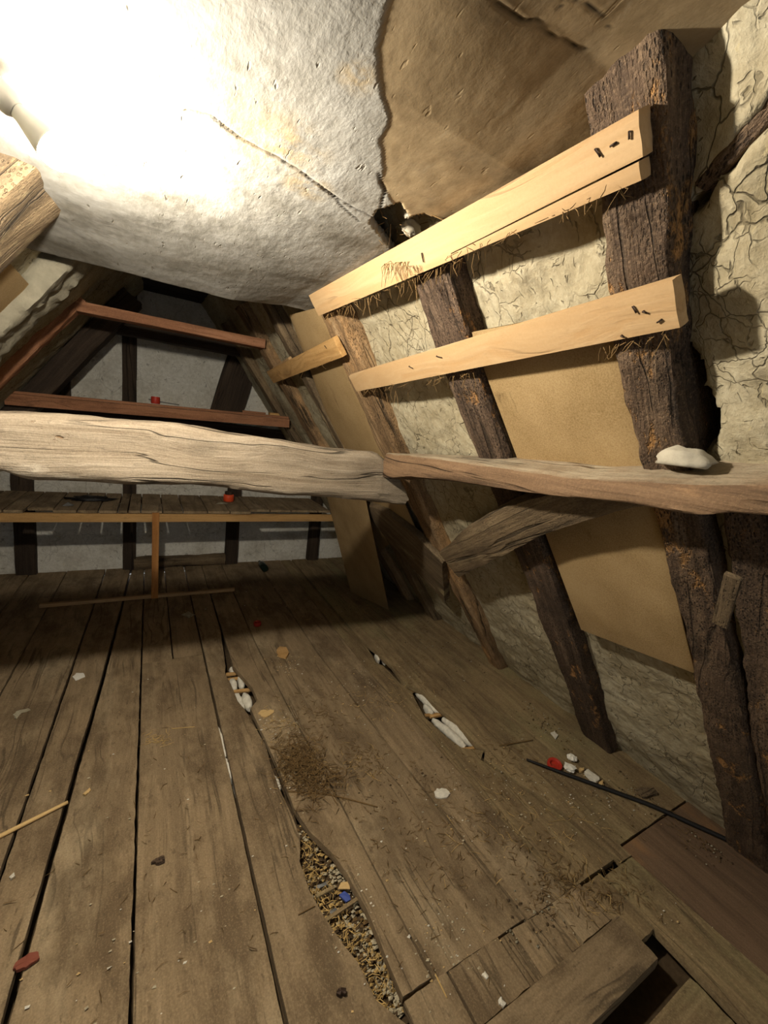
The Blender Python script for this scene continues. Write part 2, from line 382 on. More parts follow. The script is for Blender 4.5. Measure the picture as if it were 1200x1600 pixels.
def fibre():
    s = N('fibreboard'); co = s.coord()
    n = s.noise(co, 5., 5.).outputs['Fac']; f = s.noise(co, 260., 2.).outputs['Fac']
    col = s.ramp(s.math('ADD', s.math('MULTIPLY', n, .5), s.math('MULTIPLY', f, .5)), [(.32, lin(128, 105, 68)), (.5, lin(154, 129, 90)), (.68, lin(170, 146, 106))])
    d = s.noise(s.scale(co, (4, 14, 4)), 1., 5., .7).outputs['Fac']
    col = s.mix(s.rng(d, .62, .74, 0, .55), col, lin(100, 74, 44))
    return s.finish(col, f, .001, .4, .9)
M_FIBRE = fibre()
def plain(name, c, rough=.6, var=.25, sc_=30., metal=0., bump=.001):
    s = N(name); co = s.coord(); n = s.noise(co, sc_, 5., .6).outputs['Fac']
    col = s.mix(s.rng(n, .35, .7, 0, var), c, tuple(.4*x for x in c[:3])+(1,))
    s.b.inputs['Metallic'].default_value = metal
    return s.finish(col, n, bump, .5, rough)
M_WHITE = plain('white_plaster_key', lin(222, 216, 200), .9, .4, 60., bump=.004)
M_LIME = plain('white_lime_lump', lin(178, 170, 152), .95, .45, 25., bump=.008)
M_CLUMP = plain('grey_clay_coat', lin(138, 132, 114), .95, .6, 14., bump=.02)
M_PAPER = plain('white_paper', lin(226, 222, 210), .9, .15)
M_NAIL = plain('rusty_nail', lin(58, 44, 34), .6, .3, 60., .3)
M_BLACK = plain('black_rubber', lin(30, 28, 26), .55, .2)
M_REDP = plain('red_plastic', lin(172, 52, 38), .45, .2)
M_ORAN = plain('orange_red_plastic', lin(222, 84, 46), .45, .25)
M_GLASSD = plain('dark_bottle', lin(20, 32, 24), .25, .1)
M_GREYM = plain('dull_grey_metal', lin(120, 120, 118), .5, .3, 40., .4)
M_SOCK = plain('pale_lamp_holder', lin(196, 194, 188), .5, .1)
M_STRAW = plain('straw', lin(196, 164, 104), .8, .5, 20.)
M_STRAWD = plain('dark_straw', lin(112, 88, 54), .9, .5, 20.)
M_CHIP = plain('pale_wood_chip', lin(204, 172, 118), .85, .2)
M_TILE = plain('red_tile', lin(128, 72, 56), .9, .3)
M_BLUE = plain('blue_shard', lin(64, 82, 150), .5, .1)
M_EARTH = plain('dark_rubble', lin(84, 68, 48), .95, .6, 50.)
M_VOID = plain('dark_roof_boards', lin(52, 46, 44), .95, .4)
M_GRIT = plain('pale_grit', lin(188, 176, 148), .95, .4, 60.)
def bulbmat():
    s = N('lit_bulb'); e = s.n('ShaderNodeEmission'); e.inputs[0].default_value = (*BULB_COLOR, 1); e.inputs[1].default_value = BULB_STRENGTH
    s.link(e.outputs[0], s.t.nodes['Material Output'].inputs[0]); return s.m
M_BULB = bulbmat()

# ------------------------------------------------------------------ setting: walls and ceilings
def seg_dist(P, poly):
    best = np.full(len(P), 9.)
    for a, b in zip(poly[:-1], poly[1:]):
        a = np.array(a); b = np.array(b); d = b-a; t = np.clip(((P-a)@d)/d.dot(d), 0, 1)
        best = np.minimum(best, np.linalg.norm(P-(a+t[:, None]*d), axis=1))
    return best
def inside(P, poly):
    c = np.zeros(len(P), bool); n = len(poly)
    for i in range(n):
        (x1, y1), (x2, y2) = poly[i], poly[(i+1) % n]
        c ^= ((y1 > P[:, 1]) != (y2 > P[:, 1])) & (P[:, 0] < (x2-x1)*(P[:, 1]-y1)/(y2-y1+1e-12)+x1)
    return c

X_IN = 2.11                                      # clay infill of the right slope: x = X_IN - .74 z
def slope(name, sx, x0, y0, y1, z0, z1, step, mat, side):
    nz = int((z1-z0)*1.244/step); yy = np.linspace(y0, y1, int((y1-y0)/step))
    if side == 'right': yy = np.concatenate([np.linspace(y0, -.1, 60)[:-1], np.linspace(-.1, 2.2, 300)[:-1], np.linspace(2.2, y1, 140)])
    ny = len(yy); y, z = np.meshgrid(yy, np.linspace(z0, z1, nz), indexing='ij'); y = y.ravel(); z = z.ravel()
    xo = np.interp(y, [.34, .44], [.035, 0]) if side == 'right' else 0
    P = np.stack([x0-sx*.74*z-xo, y, z], 1)
    h = (np.interp(y, [.36, .6], [.006, .022]) if side == 'right' else .022)*fbm(P*np.array([2, 2.2, 2.]), 2)+.010*fbm(P*9, 2)+.0045*fbm(P*30, 2)
    ck = np.zeros(len(P))
    if side == 'right':
        jag = .018*perlin(P*22)
        # a rotted cavity beside the nearest rafter
        q1 = onR(1062, 580, 2.08); q2 = onR(1085, 655, 2.08)
        c1 = np.clip(1-np.hypot((y-q1[1])/.030, (z-q1[2])/.045)+2*jag, 0, 1)
        c2 = np.clip(1-np.hypot((y-q2[1])/.035, (z-q2[2])/.06)+2*jag, 0, 1)
        h -= .16*np.minimum(1, 3*np.maximum(c1, c2)); ck = np.maximum(ck, np.minimum(.9, 3*np.maximum(c1, c2)))
        # long gash where the clay has split from a stake
        g = [onR(*p, 2.07)[1:] for p in ((1230, 120), (1190, 180), (1150, 225), (1125, 260), (1080, 300), (1052, 318))]
        d = seg_dist(np.stack([y, z], 1), g)+jag*.8
        wid = np.interp(y, [.2, .3, .345, .38], [.017, .013, .008, .003])
        f = np.clip(1.3-d/wid, 0, 1); h -= .035*f; ck = np.maximum(ck, f*.9)
        f2 = np.clip(1-d/.06, 0, 1); h += .004*f2*np.clip(d/.02, 0, 1)
        low = np.clip((.5-z)/.5, 0, 1)
        h += low*.02*fbm(P*5+9, 2)
    nrm = NR if side == 'right' else NL
    P = P+h[:, None]*nrm
    return struct(mesh_obj(name, P, grid(ny, nz) if side == 'left' else grid(ny, nz)[:, ::-1], mat, attrs={'crack': ck}))
wall_right = slope('wall_right', 1, X_IN, -1.5, 4.16, -.06, 2.42, .009, M_CLAY, 'right')
sa = onR(1225, 140, 2.085); sb = onR(1108, 290, 2.115)
STAKE = (sa, sb)
wall_left = slope('wall_left', -1, -1.77, -1.5, 4.16, -.06, 2.42, .02, M_CLAYG, 'left')

box('stake', sa, sb, .030, .03, M_ROTD, NR, wall_right, amp=.010, nscale=(14, 30, 30), amp2=.005, ds=.008, kw=6, kd=4, r=.012, edge=.01)
# ceiling with a missing finish coat, cracks and a torn hole
ZC = 1.958
def ce(px, py): return tuple(fl(px, py, ZC)[:2])
def make_ceiling():
    step = .0045; x0, x1, y0, y1 = -.42, .74, -.35, 1.98
    nx = int((x1-x0)/step); ny = int((y1-y0)/step)
    x, y = np.meshgrid(np.linspace(x0, x1, nx), np.linspace(y0, y1, ny), indexing='ij'); x = x.ravel(); y = y.ravel()
    Q = np.stack([x, y], 1); P3 = np.stack([x, y, np.full(len(x), 3.)], 1)
    z = ZC+.007*fbm(P3*2.4, 2)+.0022*fbm(P3*9, 2)+.0009*fbm(P3*np.array([34, 22, 1]), 2)
    z = ZC+(z-ZC)*np.clip((y-.3)/.9, .35, 1)
    z += .018*np.clip((y-1.1)/1.0, 0, 1)**2*perlin(P3*1.6+4)
    z -= .05*np.clip((y-1.0)/.95, 0, 1)**1.5*(1-.65*np.clip((x-.30)/.22, 0, 1))                # the plaster dips towards the rear
    z += .030*np.clip((.68-y)/.2, 0, 1)*np.clip((x-.2)/.3, 0, 1)
    n = .05*fbm(P3*6+3, 4)
    a = np.array(ce(618, 0)); pts = [np.array(ce(*p)) for p in ((640, -120), (618, 0), (596, 80), (604, 180), (590, 285), (628, 335), (700, 380), (760, 420))]
    # brown side = to the right of this line
    ys = np.array([p[1] for p in pts]); xs = np.array([p[0] for p in pts]); o = np.argsort(ys)
    bx = np.interp(y, ys[o], xs[o])
    coat = np.clip((bx+n*.55-x)/.006, 0, 1); coat = np.where(y > 1.02, np.maximum(coat, np.clip((y-1.02+n)/.01, 0, 1)), coat)
    z -= .0015*coat
    ck = np.zeros(len(x)); WB = np.stack([.008*fbm(P3*16, 3), .008*fbm(P3*16+31, 3)], 1)
    for pl, wd, dp in (
        ([(290, 172), (330, 180), (375, 215), (420, 240), (465, 265), (500, 290), (525, 310), (560, 330), (590, 345)], .0030, .005),
        ([(500, 288), (530, 320), (560, 345)], .002, .003),
        ([(735, -30), (755, 0), (775, 30), (800, 50), (830, 62), (855, 90), (880, 105), (905, 118)], .0024, .002),
        ([(878, 32), (905, 45), (930, 65), (945, 85)], .0011, .0006), ([(858, 62), (880, 35)], .0009, .0005),
        ([(588, 345), (600, 300), (594, 270)], .0025, .003)):
        d = seg_dist(Q+WB, [ce(*p) for p in pl])
        f = np.clip(1.25-np.abs(d)/wd, 0, 1); ck = np.maximum(ck, f); z += dp*f
    st = np.zeros(len(x))
    for p, r_ in (((430, 225), .085), ((330, 165), .05), ((480, 290), .05), ((380, 200), .05), ((560, 120), .03)):
        st = np.maximum(st, np.clip(1.4-np.hypot(x-ce(*p)[0], y-ce(*p)[1])/r_, 0, 1))
    hole = [ce(*p) for p in ((578, 347), (590, 328), (625, 318), (640, 340), (665, 335), (690, 345), (722, 337), (790, 420), (700, 470), (633, 412), (600, 372))]
    keep = ~inside(Q+np.stack([n*.15, n*.15], 1), hole)
    keep &= ~((y > 1.935+.02*perlin(P3*9)) )
    V = np.stack([x, y, z], 1); Fc = grid(nx, ny)
    Fc = Fc[keep[Fc].all(1)]
    Fc = Fc[:, ::-1]
    o = mesh_obj('ceiling', V, Fc, M_CEIL, attrs={'crack': ck, 'coat': coat, 'stain': st})
    used = np.zeros(len(V), bool); used[np.unique(Fc)] = True
    so = o.modifiers.new('thickness', 'SOLIDIFY'); so.thickness = .022; so.offset = -1
    return struct(o)
make_ceiling()
def plate(name, p, mat, parent=None):
    """simple thick plate from two opposite corners"""
    a = np.minimum(p[0], p[1]); b = np.maximum(p[0], p[1]); c = (a+b)/2
    M = Matrix.Translation(Vector((a[0], c[1], c[2])))
    return loft(name, [(0, a[1]-c[1], b[1]-c[1], a[2]-c[2], b[2]-c[2]), (b[0]-a[0], a[1]-c[1], b[1]-c[1], a[2]-c[2], b[2]-c[2])], mat, M, parent, ds=.5, kw=1, kd=1, r=.0, sharp=True)
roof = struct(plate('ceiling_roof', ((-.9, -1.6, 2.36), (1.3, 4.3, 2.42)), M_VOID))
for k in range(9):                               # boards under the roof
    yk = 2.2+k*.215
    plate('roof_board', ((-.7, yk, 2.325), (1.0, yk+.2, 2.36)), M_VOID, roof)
struct(plate('wall_front', ((-2.2, -1.6, -.1), (-.45, -1.5, 2.42)), M_CLAYG))       # door-wide opening behind the camera, added to let in fill light
struct(plate('wall_front', ((.55, -1.6, -.1), (2.6, -1.5, 2.42)), M_CLAYG))

# back wall: pale plaster with its timbers
def make_back():
    nx, nz = 150, 110
    x, z = np.meshgrid(np.linspace(-1.9, 2.2, nx), np.linspace(-.06, 2.42, nz), indexing='ij'); x = x.ravel(); z = z.ravel()
    P = np.stack([x, np.full(len(x), 4.10), z], 1)
    P[:, 1] -= .014*fbm(P*3, 3)
    o = struct(mesh_obj('wall_back', P, grid(nx, nz), M_BACK, attrs={'crack': np.zeros(len(x))}))
    def stud(x0, x1, z0, z1, d=.04, mat=M_DARK, tilt=0.):
        return box('stud', ((x0+x1)/2, 4.085, z0), ((x0+x1)/2+tilt, 4.085, z1), d*2, x1-x0, mat, (1, 0, 0), o, amp=.006, amp2=.003, r=.006)
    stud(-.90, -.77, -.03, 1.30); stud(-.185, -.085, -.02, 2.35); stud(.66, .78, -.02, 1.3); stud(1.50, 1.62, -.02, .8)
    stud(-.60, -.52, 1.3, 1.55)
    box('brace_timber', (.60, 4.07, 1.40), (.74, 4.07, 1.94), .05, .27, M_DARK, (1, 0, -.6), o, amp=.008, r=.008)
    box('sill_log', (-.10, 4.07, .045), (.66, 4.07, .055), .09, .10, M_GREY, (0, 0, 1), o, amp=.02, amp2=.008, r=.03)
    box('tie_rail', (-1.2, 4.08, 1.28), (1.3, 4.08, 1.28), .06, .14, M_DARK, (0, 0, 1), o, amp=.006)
    return o
make_back()

# ------------------------------------------------------------------ floor of wide old planks
floor = struct(plate('floor', ((-2.0, -1.55, -.16), (2.5, 4.2, -.10)), M_EARTH))
def px_edge(pts): return sorted([(float(fl(*p)[1]), float(fl(*p)[0])) for p in pts])
SE = {   # seam lines: (y, x)
 'a': [(-1.5, -1.72), (4.1, -1.72)], 'b': [(-1.5, -1.42), (4.1, -1.36)], 'c': [(-1.5, -1.16), (4.1, -1.06)], 'd': [(-1.5, -.90), (4.1, -.82)],
 'e': [(-1.5, -.66), (1., -.63), (4.1, -.58)],
 'f': [(-1.5, -.42), (1.37, -.38), (1.73, -.37), (3.24, -.33), (4.1, -.31)],
 'g': [(-1.5, -.34), (.98, -.28), (1.34, -.26), (1.78, -.235), (2.34, -.20), (3.19, -.16), (4.1, -.12)],
 'h': [(-1.5, -.03), (4.1, -.02)],
 'i': [(-1.5, .31), (4.1, .30)],
 'k': [(-1.5, .66), (.6, .69), (.87, .68), (1.22, .67), (1.82, .64), (2.5, .62), (4.1, .63)],
 'l': [(-1.5, 1.08), (.6, 1.05), (1.44, 1.0), (2.27, .965), (4.1, .98)],
 'm': [(-1.5, 1.26), (.6, 1.245), (1.31, 1.22), (2.04, 1.19), (4.1, 1.22)],
 'n': [(-1.5, 1.56), (.58, 1.53), (.8, 1.50), (1.2, 1.41), (1.73, 1.37), (2.18, 1.31), (4.1, 1.34)],
 'o': [(-1.5, 1.74), (.57, 1.60), (1.23, 1.56), (1.96, 1.53), (4.1, 1.55)],
 'p': [(-1.5, 1.93), (1.02, 1.76), (1.42, 1.72), (4.1, 1.75)],
 'q': [(-1.5, 2.28), (4.1, 2.12)]}
# the seam that has rotted open: left edge of the gap and right edge of the gap
jl = px_edge([(345, 985), (353, 1041), (352, 1052), (361, 1068), (372, 1095), (383, 1108), (415, 1162), (426, 1200), (438, 1232), (452, 1262), (470, 1306), (469, 1345), (484, 1392), (508, 1432), (532, 1468), (560, 1502), (588, 1560)])
jr = px_edge([(347, 985), (364, 1041), (378, 1056), (394, 1075), (402, 1094), (391, 1107), (417, 1162), (440, 1215), (450, 1240), (458, 1262), (483, 1300), (520, 1335), (542, 1366), (556, 1392), (574, 1424), (592, 1470), (612, 1520), (630, 1556)])
jl = [(-1.5, .60), (.55, .588)]+[p for p in jl if p[0] > .63]+[(4.1, .45)]
jr = [(-1.5, .603), (.55, .593)]+[p for p in jr if p[0] > .63]+[(4.1, .452)]
nl = px_edge([(562, 1000), (576, 1014), (588, 1034), (600, 1040), (627, 1068), (644, 1080), (649, 1092), (664, 1120), (700, 1152), (722, 1168), (752, 1186)])
nr = px_edge([(564, 1000), (584, 1014), (601, 1030), (612, 1040), (630, 1066), (660, 1080), (688, 1108), (712, 1126), (745, 1164), (756, 1186)])
nl = [(-1.5, 1.55), (.58, 1.522), (.8, 1.49), (1.2, 1.425)]+[p for p in nl if p[0] > 1.12]+[(4.1, 1.33)]
nr = [(-1.5, 1.56), (.58, 1.534), (.8, 1.505), (1.2, 1.435)]+[p for p in nr if p[0] > 1.12]+[(4.1, 1.34)]
GAP = {'f': .007, 'g': .013, 'h': .005, 'i': .008, 'k': .004, 'l': .005, 'm': .004, 'o': .003, 'p': .004}
def side(k, s):
    if k == 'j': return jl if s < 0 else jr
    if k == 'n': return nl if s < 0 else nr
    g = GAP.get(k, .004)/2
    return [(y, x+s*g) for y, x in SE[k]]
def plank(lk, rk, y0, y1, mat=M_FLOOR, dz=0., th=.03, wob=.003):
    L = side(lk, 1) if isinstance(lk, str) else [(-2, lk), (5, lk)]
    R = side(rk, -1) if isinstance(rk, str) else [(-2, rk), (5, rk)]
    L = np.array(sorted(L)); R = np.array(sorted(R))
    ys = np.unique(np.concatenate([np.arange(y0, y1, .025), [y1], L[(L[:, 0] > y0) & (L[:, 0] < y1), 0], R[(R[:, 0] > y0) & (R[:, 0] < y1), 0]]))
    xl = np.interp(ys, L[:, 0], L[:, 1]); xr = np.interp(ys, R[:, 0], R[:, 1])
    jag = lambda sd: wob*fbm(np.stack([ys*14, np.full(len(ys), sd), ys*0], 1), 3)
    xl = xl+np.abs(jag(_seed[0]+.5)); xr = xr-np.abs(jag(_seed[0]+9.5))
    cx = (xl.mean()+xr.mean())/2; cy = (y0+y1)/2
    M = Matrix.Translation(Vector((cx, cy, dz))) @ Matrix.Rotation(math.pi/2, 4, 'Z')
    # local x = world y, local y = -world x
    st = np.stack([ys-cy, -(xr-cx), -(xl-cx), np.full(len(ys), -th), np.zeros(len(ys))], 1)
    return loft('plank', st, mat, M, floor, ds=9, kw=7, kd=2, r=.004, amp=.0022, nscale=(2, 9, 9), amp2=.0008, n2=(8, 40, 40), edge=.004)
YC = .605                                        # cross joint in front
E1, E0 = 4.09, -1.48
for l, r_ in ('ab', 'bc', 'cd', 'de', 'ef', 'fg', 'gh'): plank(l, r_, E0, E1, dz=random.uniform(-.003, .003), wob=.006)
plank('h', .135, 2.46, E1, dz=-.002); plank(.139, 'i', 2.46, E1, dz=.001); plank('h', 'i', E0, 2.456)
plank('i', 'j', E0, E1, dz=-.001); plank('j', 'k', YC+.004, E1, dz=.002); plank('k', 'l', YC-.004, E1)
plank('l', 'm', YC-.012, E1, M_FLOOR, dz=.001); plank('m', 'n', YC-.01, E1, M_FLOOR2, dz=-.002); plank('n', 'o', YC-.03, E1, M_FLOOR2)
plank('o', 'p', .62, E1, M_FLOOR2, dz=-.003); plank('p', 'q', .62, E1, M_FLOOR2, dz=-.002)
# front right corner: short cross boards, a raised board, a gap and a brown sheet
plank('j', .735, .475, YC-.003, M_FLOOR); plank(.739, .93, .475, YC-.006, M_FLOOR, dz=.002)
plank(.934, 1.16, .475, YC-.010, M_FLOOR, dz=-.003); plank(1.163, 1.31, .475, YC-.014, M_FLOOR, dz=.004); plank(1.315, 1.42, .40, .585, M_FLOOR2, dz=-.004)
plank(1.425, 'o', E0, .572, M_FLOOR2, dz=-.004); plank('o', 'q', E0, .612, M_BROWN, dz=-.004)
def cross(x0, x1, y0, y1, mat, dz=0., th=.03, **k):
    M = Matrix.Translation(Vector((x0, (y0+y1)/2, dz)))
    h = (y1-y0)/2
    return loft('plank', [(0, -h, h, -th, 0), (x1-x0, -h, h, -th, 0)], mat, M, floor, ds=.03, kw=6, kd=2, r=.006, amp=.003, edge=.008, **k)
cross(.60, 1.335, .345, .472, M_FLOOR, .012, .045)
cross(.60, 1.40, .16, .285, M_FLOOR2, -.012); cross(.60, 1.42, -.3, .155, M_FLOOR2, -.012)
# laths and lime keys of the ceiling below, seen through the holes
def lath(a, b, w_=.022, z=-.045):
    return box('lath', (a[0], a[1], z), (b[0], b[1], z), w_, .012, M_PINE_D, (0, 0, 1), floor, amp=.003, r=.002)
def key(pa, pb, r_, z=-.05):
    a = np.array([*pa, z]); b = np.array([*pb, z]); M, L = frame(a, b, (0, 0, 1))
    st = [(0, -r_*.4, r_*.4, -.02, .008), (L*.15, -r_*.9, r_*.9, -.02, .018), (L*.5, -r_, r_, -.02, .022), (L*.85, -r_*.8, r_*.8, -.02, .017), (L, -r_*.3, r_*.3, -.02, .006)]
    return loft('plaster_key', st, M_WHITE, M, floor, ds=.012, kw=5, kd=2, r=.02, amp=.008, nscale=(30, 40, 40))
f2 = lambda px, py, z=-.045: tuple(fl(px, py, z)[:2])
for a, b in (((345, 1055), (384, 1051)), ((350, 1083), (404, 1076)), ((352, 1063), (384, 1058))): lath(f2(*a), f2(*b))
for a, b, r_ in (((361, 1044), (366, 1052), .02), ((367, 1078), (362, 1060), .021), ((379, 1074), (374, 1057), .017), ((380, 1108), (368, 1083), .017), ((391, 1106), (381, 1082), .022)): key(f2(*a), f2(*b), r_)
for a, b in (((672, 1120), (700, 1115)), ((664, 1118), (704, 1114)), ((722, 1172), (758, 1166)), ((636, 1082), (664, 1076))): lath(f2(*a), f2(*b), .018)
for a, b, r_ in (((592, 1034), (586, 1025), .014), ((602, 1036), (596, 1027), .013), ((686, 1115), (650, 1081), .021), ((676, 1117), (662, 1103), .016), ((727, 1168), (676, 1124), .021), ((740, 1166), (692, 1122), .021), ((744, 1160), (702, 1120), .015)): key(f2(*a), f2(*b), r_, -.043)
for a, b, r_ in (((352, 1188), (340, 1140), .008), ((362, 1222), (352, 1190), .008), ((436, 1240), (428, 1218), .013), ((375, 1262), (364, 1224), .006)): key(f2(*a), f2(*b), r_, -.036)

# ------------------------------------------------------------------ rafters of the right slope
UP = np.array([-.74, 0, 1.])/1.2441
def rafter(label, yc, wid, mat, z0=-.03, z1=2.10, x0=2.03, depth=.13, nm='rafter', amp=.014, amp2=.006, sides='right', group=None):
    """yc, wid: lists of (z, value)"""
    sg = 1 if sides == 'right' else -1
    inn = NR if sides == 'right' else NL
    zz = np.linspace(z0, z1, 24)
    p0 = np.array([x0-sg*.74*z0, 0, z0]); p1 = np.array([x0-sg*.74*z1, 0, z1])
    M, L = frame(p0, p1, inn)
    ly = M.col[1].y                              # +1 or -1: local Y against world Y
    st = []
    for z in zz:
        c = np.interp(z, *zip(*yc)); w_ = np.interp(z, *zip(*wid))
        a, b = (c-w_/2)*ly, (c+w_/2)*ly
        st.append(((z-z0)/(z1-z0)*L, min(a, b), max(a, b), -depth, 0))
    # move the origin of the object onto the timber
    cy = np.interp(z0, *zip(*yc)); M = M @ Matrix.Translation(Vector((0, cy*ly, 0)))
    st = [(s_[0], s_[1]-cy*ly, s_[2]-cy*ly, s_[3], s_[4]) for s_ in st]
    return tag(loft(nm, st, mat, M, None, ds=.012, kw=12, kd=8, r=.012, amp=amp, nscale=(3, 10, 10), amp2=amp2, n2=(16, 55, 55), edge=.02), label, 'rafter' if nm == 'rafter' else 'timber', group or ('rafters of the %s slope' % sides if nm == 'rafter' else None))
rafter('dark crumbling rafter nearest the camera, under the right ends of both pine boards', [(0, .37), (.6, .40), (1.26, .455), (1.6, .492), (2.0, .462)], [(0, .14), (.6, .12), (1.26, .10), (1.6, .10), (2, .12)], M_ROTD, x0=2.03, depth=.13, amp=.014, amp2=.009)
rafter('brown worm-eaten rafter at the middle of the long pine boards, beside the big fibreboard panel', [(0, 1.01), (.8, 1.0), (1.5, 1.03), (2.0, 1.01)], [(0, .15), (.8, .16), (1.6, .15), (2, .17)], M_ROT, z1=1.925)
rafter('pale weathered rafter under the left ends of the pine boards, where the tie beam ends', [(0, 1.76), (.8, 1.76), (1.4, 1.77), (2.0, 1.69)], [(0, .10), (.9, .13), (1.4, .2), (2, .17)], M_S3)
rafter('grey rafter left of the narrow fibreboard strip, behind the short rear board', [(0, 2.5), (2, 2.40)], [(0, .12), (2, .11)], M_GREY)
rafter('brown rafter of the collar beam truss, at the left end of the short rear board', [(0, 2.92), (2, 2.92)], [(0, .14), (2, .13)], M_S3)
rafter('dim grey rafter beside the right end of the upper shelf near the back wall', [(0, 3.45), (2, 3.55)], [(0, .12), (2, .12)], M_GREY)
rafter('dark rotten timber standing beside the nearest rafter below the purlin, at the right edge', [(0, .235), (.4, .265), (1.3, .31)], [(0, .14), (1.3, .14)], M_ROTD, x0=2.05, z1=1.40, depth=.08, nm='timber_stub', amp2=.009)
# left slope
rafter('broad plaster-smeared rafter at the left edge of the photo, just under the lit bulb', [(0, 1.50), (2, 1.50)], [(0, .3), (2, .30)], M_GREY, x0=-1.66, sides='left', depth=.14, amp=.03)
rafter('left rafter caked with pale clay, between the left fibreboard and the dark rear bay', [(0, 2.2), (2, 2.2)], [(0, .24), (2, .26)], M_CLUMP, x0=-1.67, sides='left', depth=.14, amp=.04, amp2=.02)
rafter('thin reddish left rafter joined to the left end of the collar beam', [(0, 2.86), (2, 2.86)], [(0, .09), (2, .09)], M_RED, x0=-1.715, z1=1.93, sides='left', amp=.008)
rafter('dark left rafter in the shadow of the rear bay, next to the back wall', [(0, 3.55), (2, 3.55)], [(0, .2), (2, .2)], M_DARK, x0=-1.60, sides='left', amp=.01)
def panel(label, cs, th, mat, thickdir, group=None, bend=0.):
    """fibreboard sheet from four corners bl, br, tr, tl"""
    bl, br, tr, tl = (np.array(c, float) for c in cs); n = 10; td = np.array(thickdir)*th
    O = (bl+br+tr+tl)/4; V = []
    for s_ in (0, 1):
        for i in range(n+1):
            for j in range(n+1):
                u, v = i/n, j/n
                p = (bl*(1-u)+br*u)*(1-v)+(tl*(1-u)+tr*u)*v
                p = p+s_*td+td/th*bend*math.sin(math.pi*v)
                V.append(p-O)
    m_ = (n+1)**2; g = grid(n+1, n+1)
    Fc = [tuple(f) for f in g]+[tuple(f[::-1]+m_) for f in g]
    ring = [i*(n+1) for i in range(n+1)]+[n*(n+1)+j for j in range(1, n+1)]+[i*(n+1)+n for i in range(n-1, -1, -1)]+[j for j in range(n-1, 0, -1)]
    for a, b in zip(ring, ring[1:]+ring[:1]): Fc.append((a, a+m_, b+m_, b))
    o = mesh_obj('fibreboard_panel', V, Fc, mat, None, True, Matrix.Translation(Vector(O)))
    try: o.data.set_sharp_from_angle(angle=math.radians(40))
    except Exception: pass
    bv = o.modifiers.new('fix', 'WEIGHTED_NORMAL')
    return tag(o, label, 'panel', group)
XP = 2.05
panel('large tan fibreboard panel between the nearest rafter and the worm-eaten rafter', [onR(908, 984, XP), onR(1085, 1052, XP), onR(948, 480, XP), onR(735, 520, XP)], .008, M_FIBRE, -NR)
panel('narrow tan fibreboard strip between two rafters under the short rear board', [onR(590, 860, 2.04), onR(650, 830, 2.04), onR(500, 480, 2.04), onR(452, 492, 2.04)], .008, M_FIBRE, -NR)
panel('loose tan fibreboard standing on the floor and leaning on the slope behind the tie beam', [fl(548, 925), fl(607, 953), onR(563, 745, 2.0), onR(503, 745, 2.0)], .008, M_FIBRE, (.8, 0, .5))
panel('dull tan fibreboard on the left slope below the lit bulb', [onL(-60, 600, -1.72), onL(-10, 545, -1.72), onL(55, 455, -1.72), onL(10, 405, -1.72)], .008, M_FIBRE, -NL)

# ------------------------------------------------------------------ raw pine boards nailed over the rafters
def slope_board(label, pa, pb, width, mat, x0=2.03, th=.026, nails=(), name='pine_board', skew=(0, 0), group=None, split=False):
    """board along the slope from pa (left end, mid height) to pb in pixels of its face"""
    a = onR(*pa, x0); b = onR(*pb, x0)
    M, L = frame(a, b, NR)
    if split:                                     # the end has split off along the grain
        a0 = L*.66; o = loft(name, [(0, -width/2, width/2, -th, 0), (a0, -width/2, width/2, -th, 0), (a0+.004, -width/2+.014, width/2, -th, 0), (L, -width*.16, width/2, -th, 0)], mat, M, None, ds=.04, kw=6, kd=2, r=.002, amp=.0012, edge=.003)
        loft('split_piece', [(a0+.004, -width/2, -width/2+.0135, -th, -.0005), (L-.006, -width/2+.001, -width*.16-.0028, -th, -.0005)], mat, M, o, ds=.03, kw=4, kd=2, r=.002, amp=.001, edge=.003)
    else: o = loft(name, [(0, -width/2, width/2, -th, 0), (L, -width/2, width/2, -th, 0)], mat, M, None, ds=.04, kw=6, kd=2, r=.002, amp=.0012, skew=skew, edge=.003)
    tag(o, label, 'board', group)
    for (npx, npy, dx, dy) in nails:
        p = onR(npx, npy, x0); q = onR(npx+dx, npy+dy, x0)+NR*.003
        tube('nail', [p-NR*.01, p+NR*.003, q], [.0018, .0018, .0015], M_NAIL, o, 6, smooth_path=False)
        pts = np.array([p, q])
    return o
slope_board('upper of the two long raw pine boards, nailed under the ceiling crack hole', (490, 478), (1003, 228), .082, M_PINE, 1.985, split=True, nails=((932, 232, 8, 12), (963, 223, -8, 5), (985, 205, 0, 12), (660, 395, 3, 14)))
slope_board('lower of the two long raw pine boards, across the middle of the right slope', (551, 600), (1056, 476), .076, M_PINE, 1.985, nails=((990, 478, 6, 10), (1006, 486, 6, 2), (1034, 499, -6, 4), (972, 524, 5, 2), (683, 556, 8, 2), (640, 572, 6, 3)))
slope_board('short dusty rear board left of the long pine boards, over the fibreboard strip', (422, 590), (527, 543), .085, M_PINE_D, 1.985, nails=((508, 540, 3, 4),))
slope_board('small yellowish offcut wedged behind the short rear board', (428, 577), (452, 563), .03, M_PINE, 2.0, .02, name='offcut')

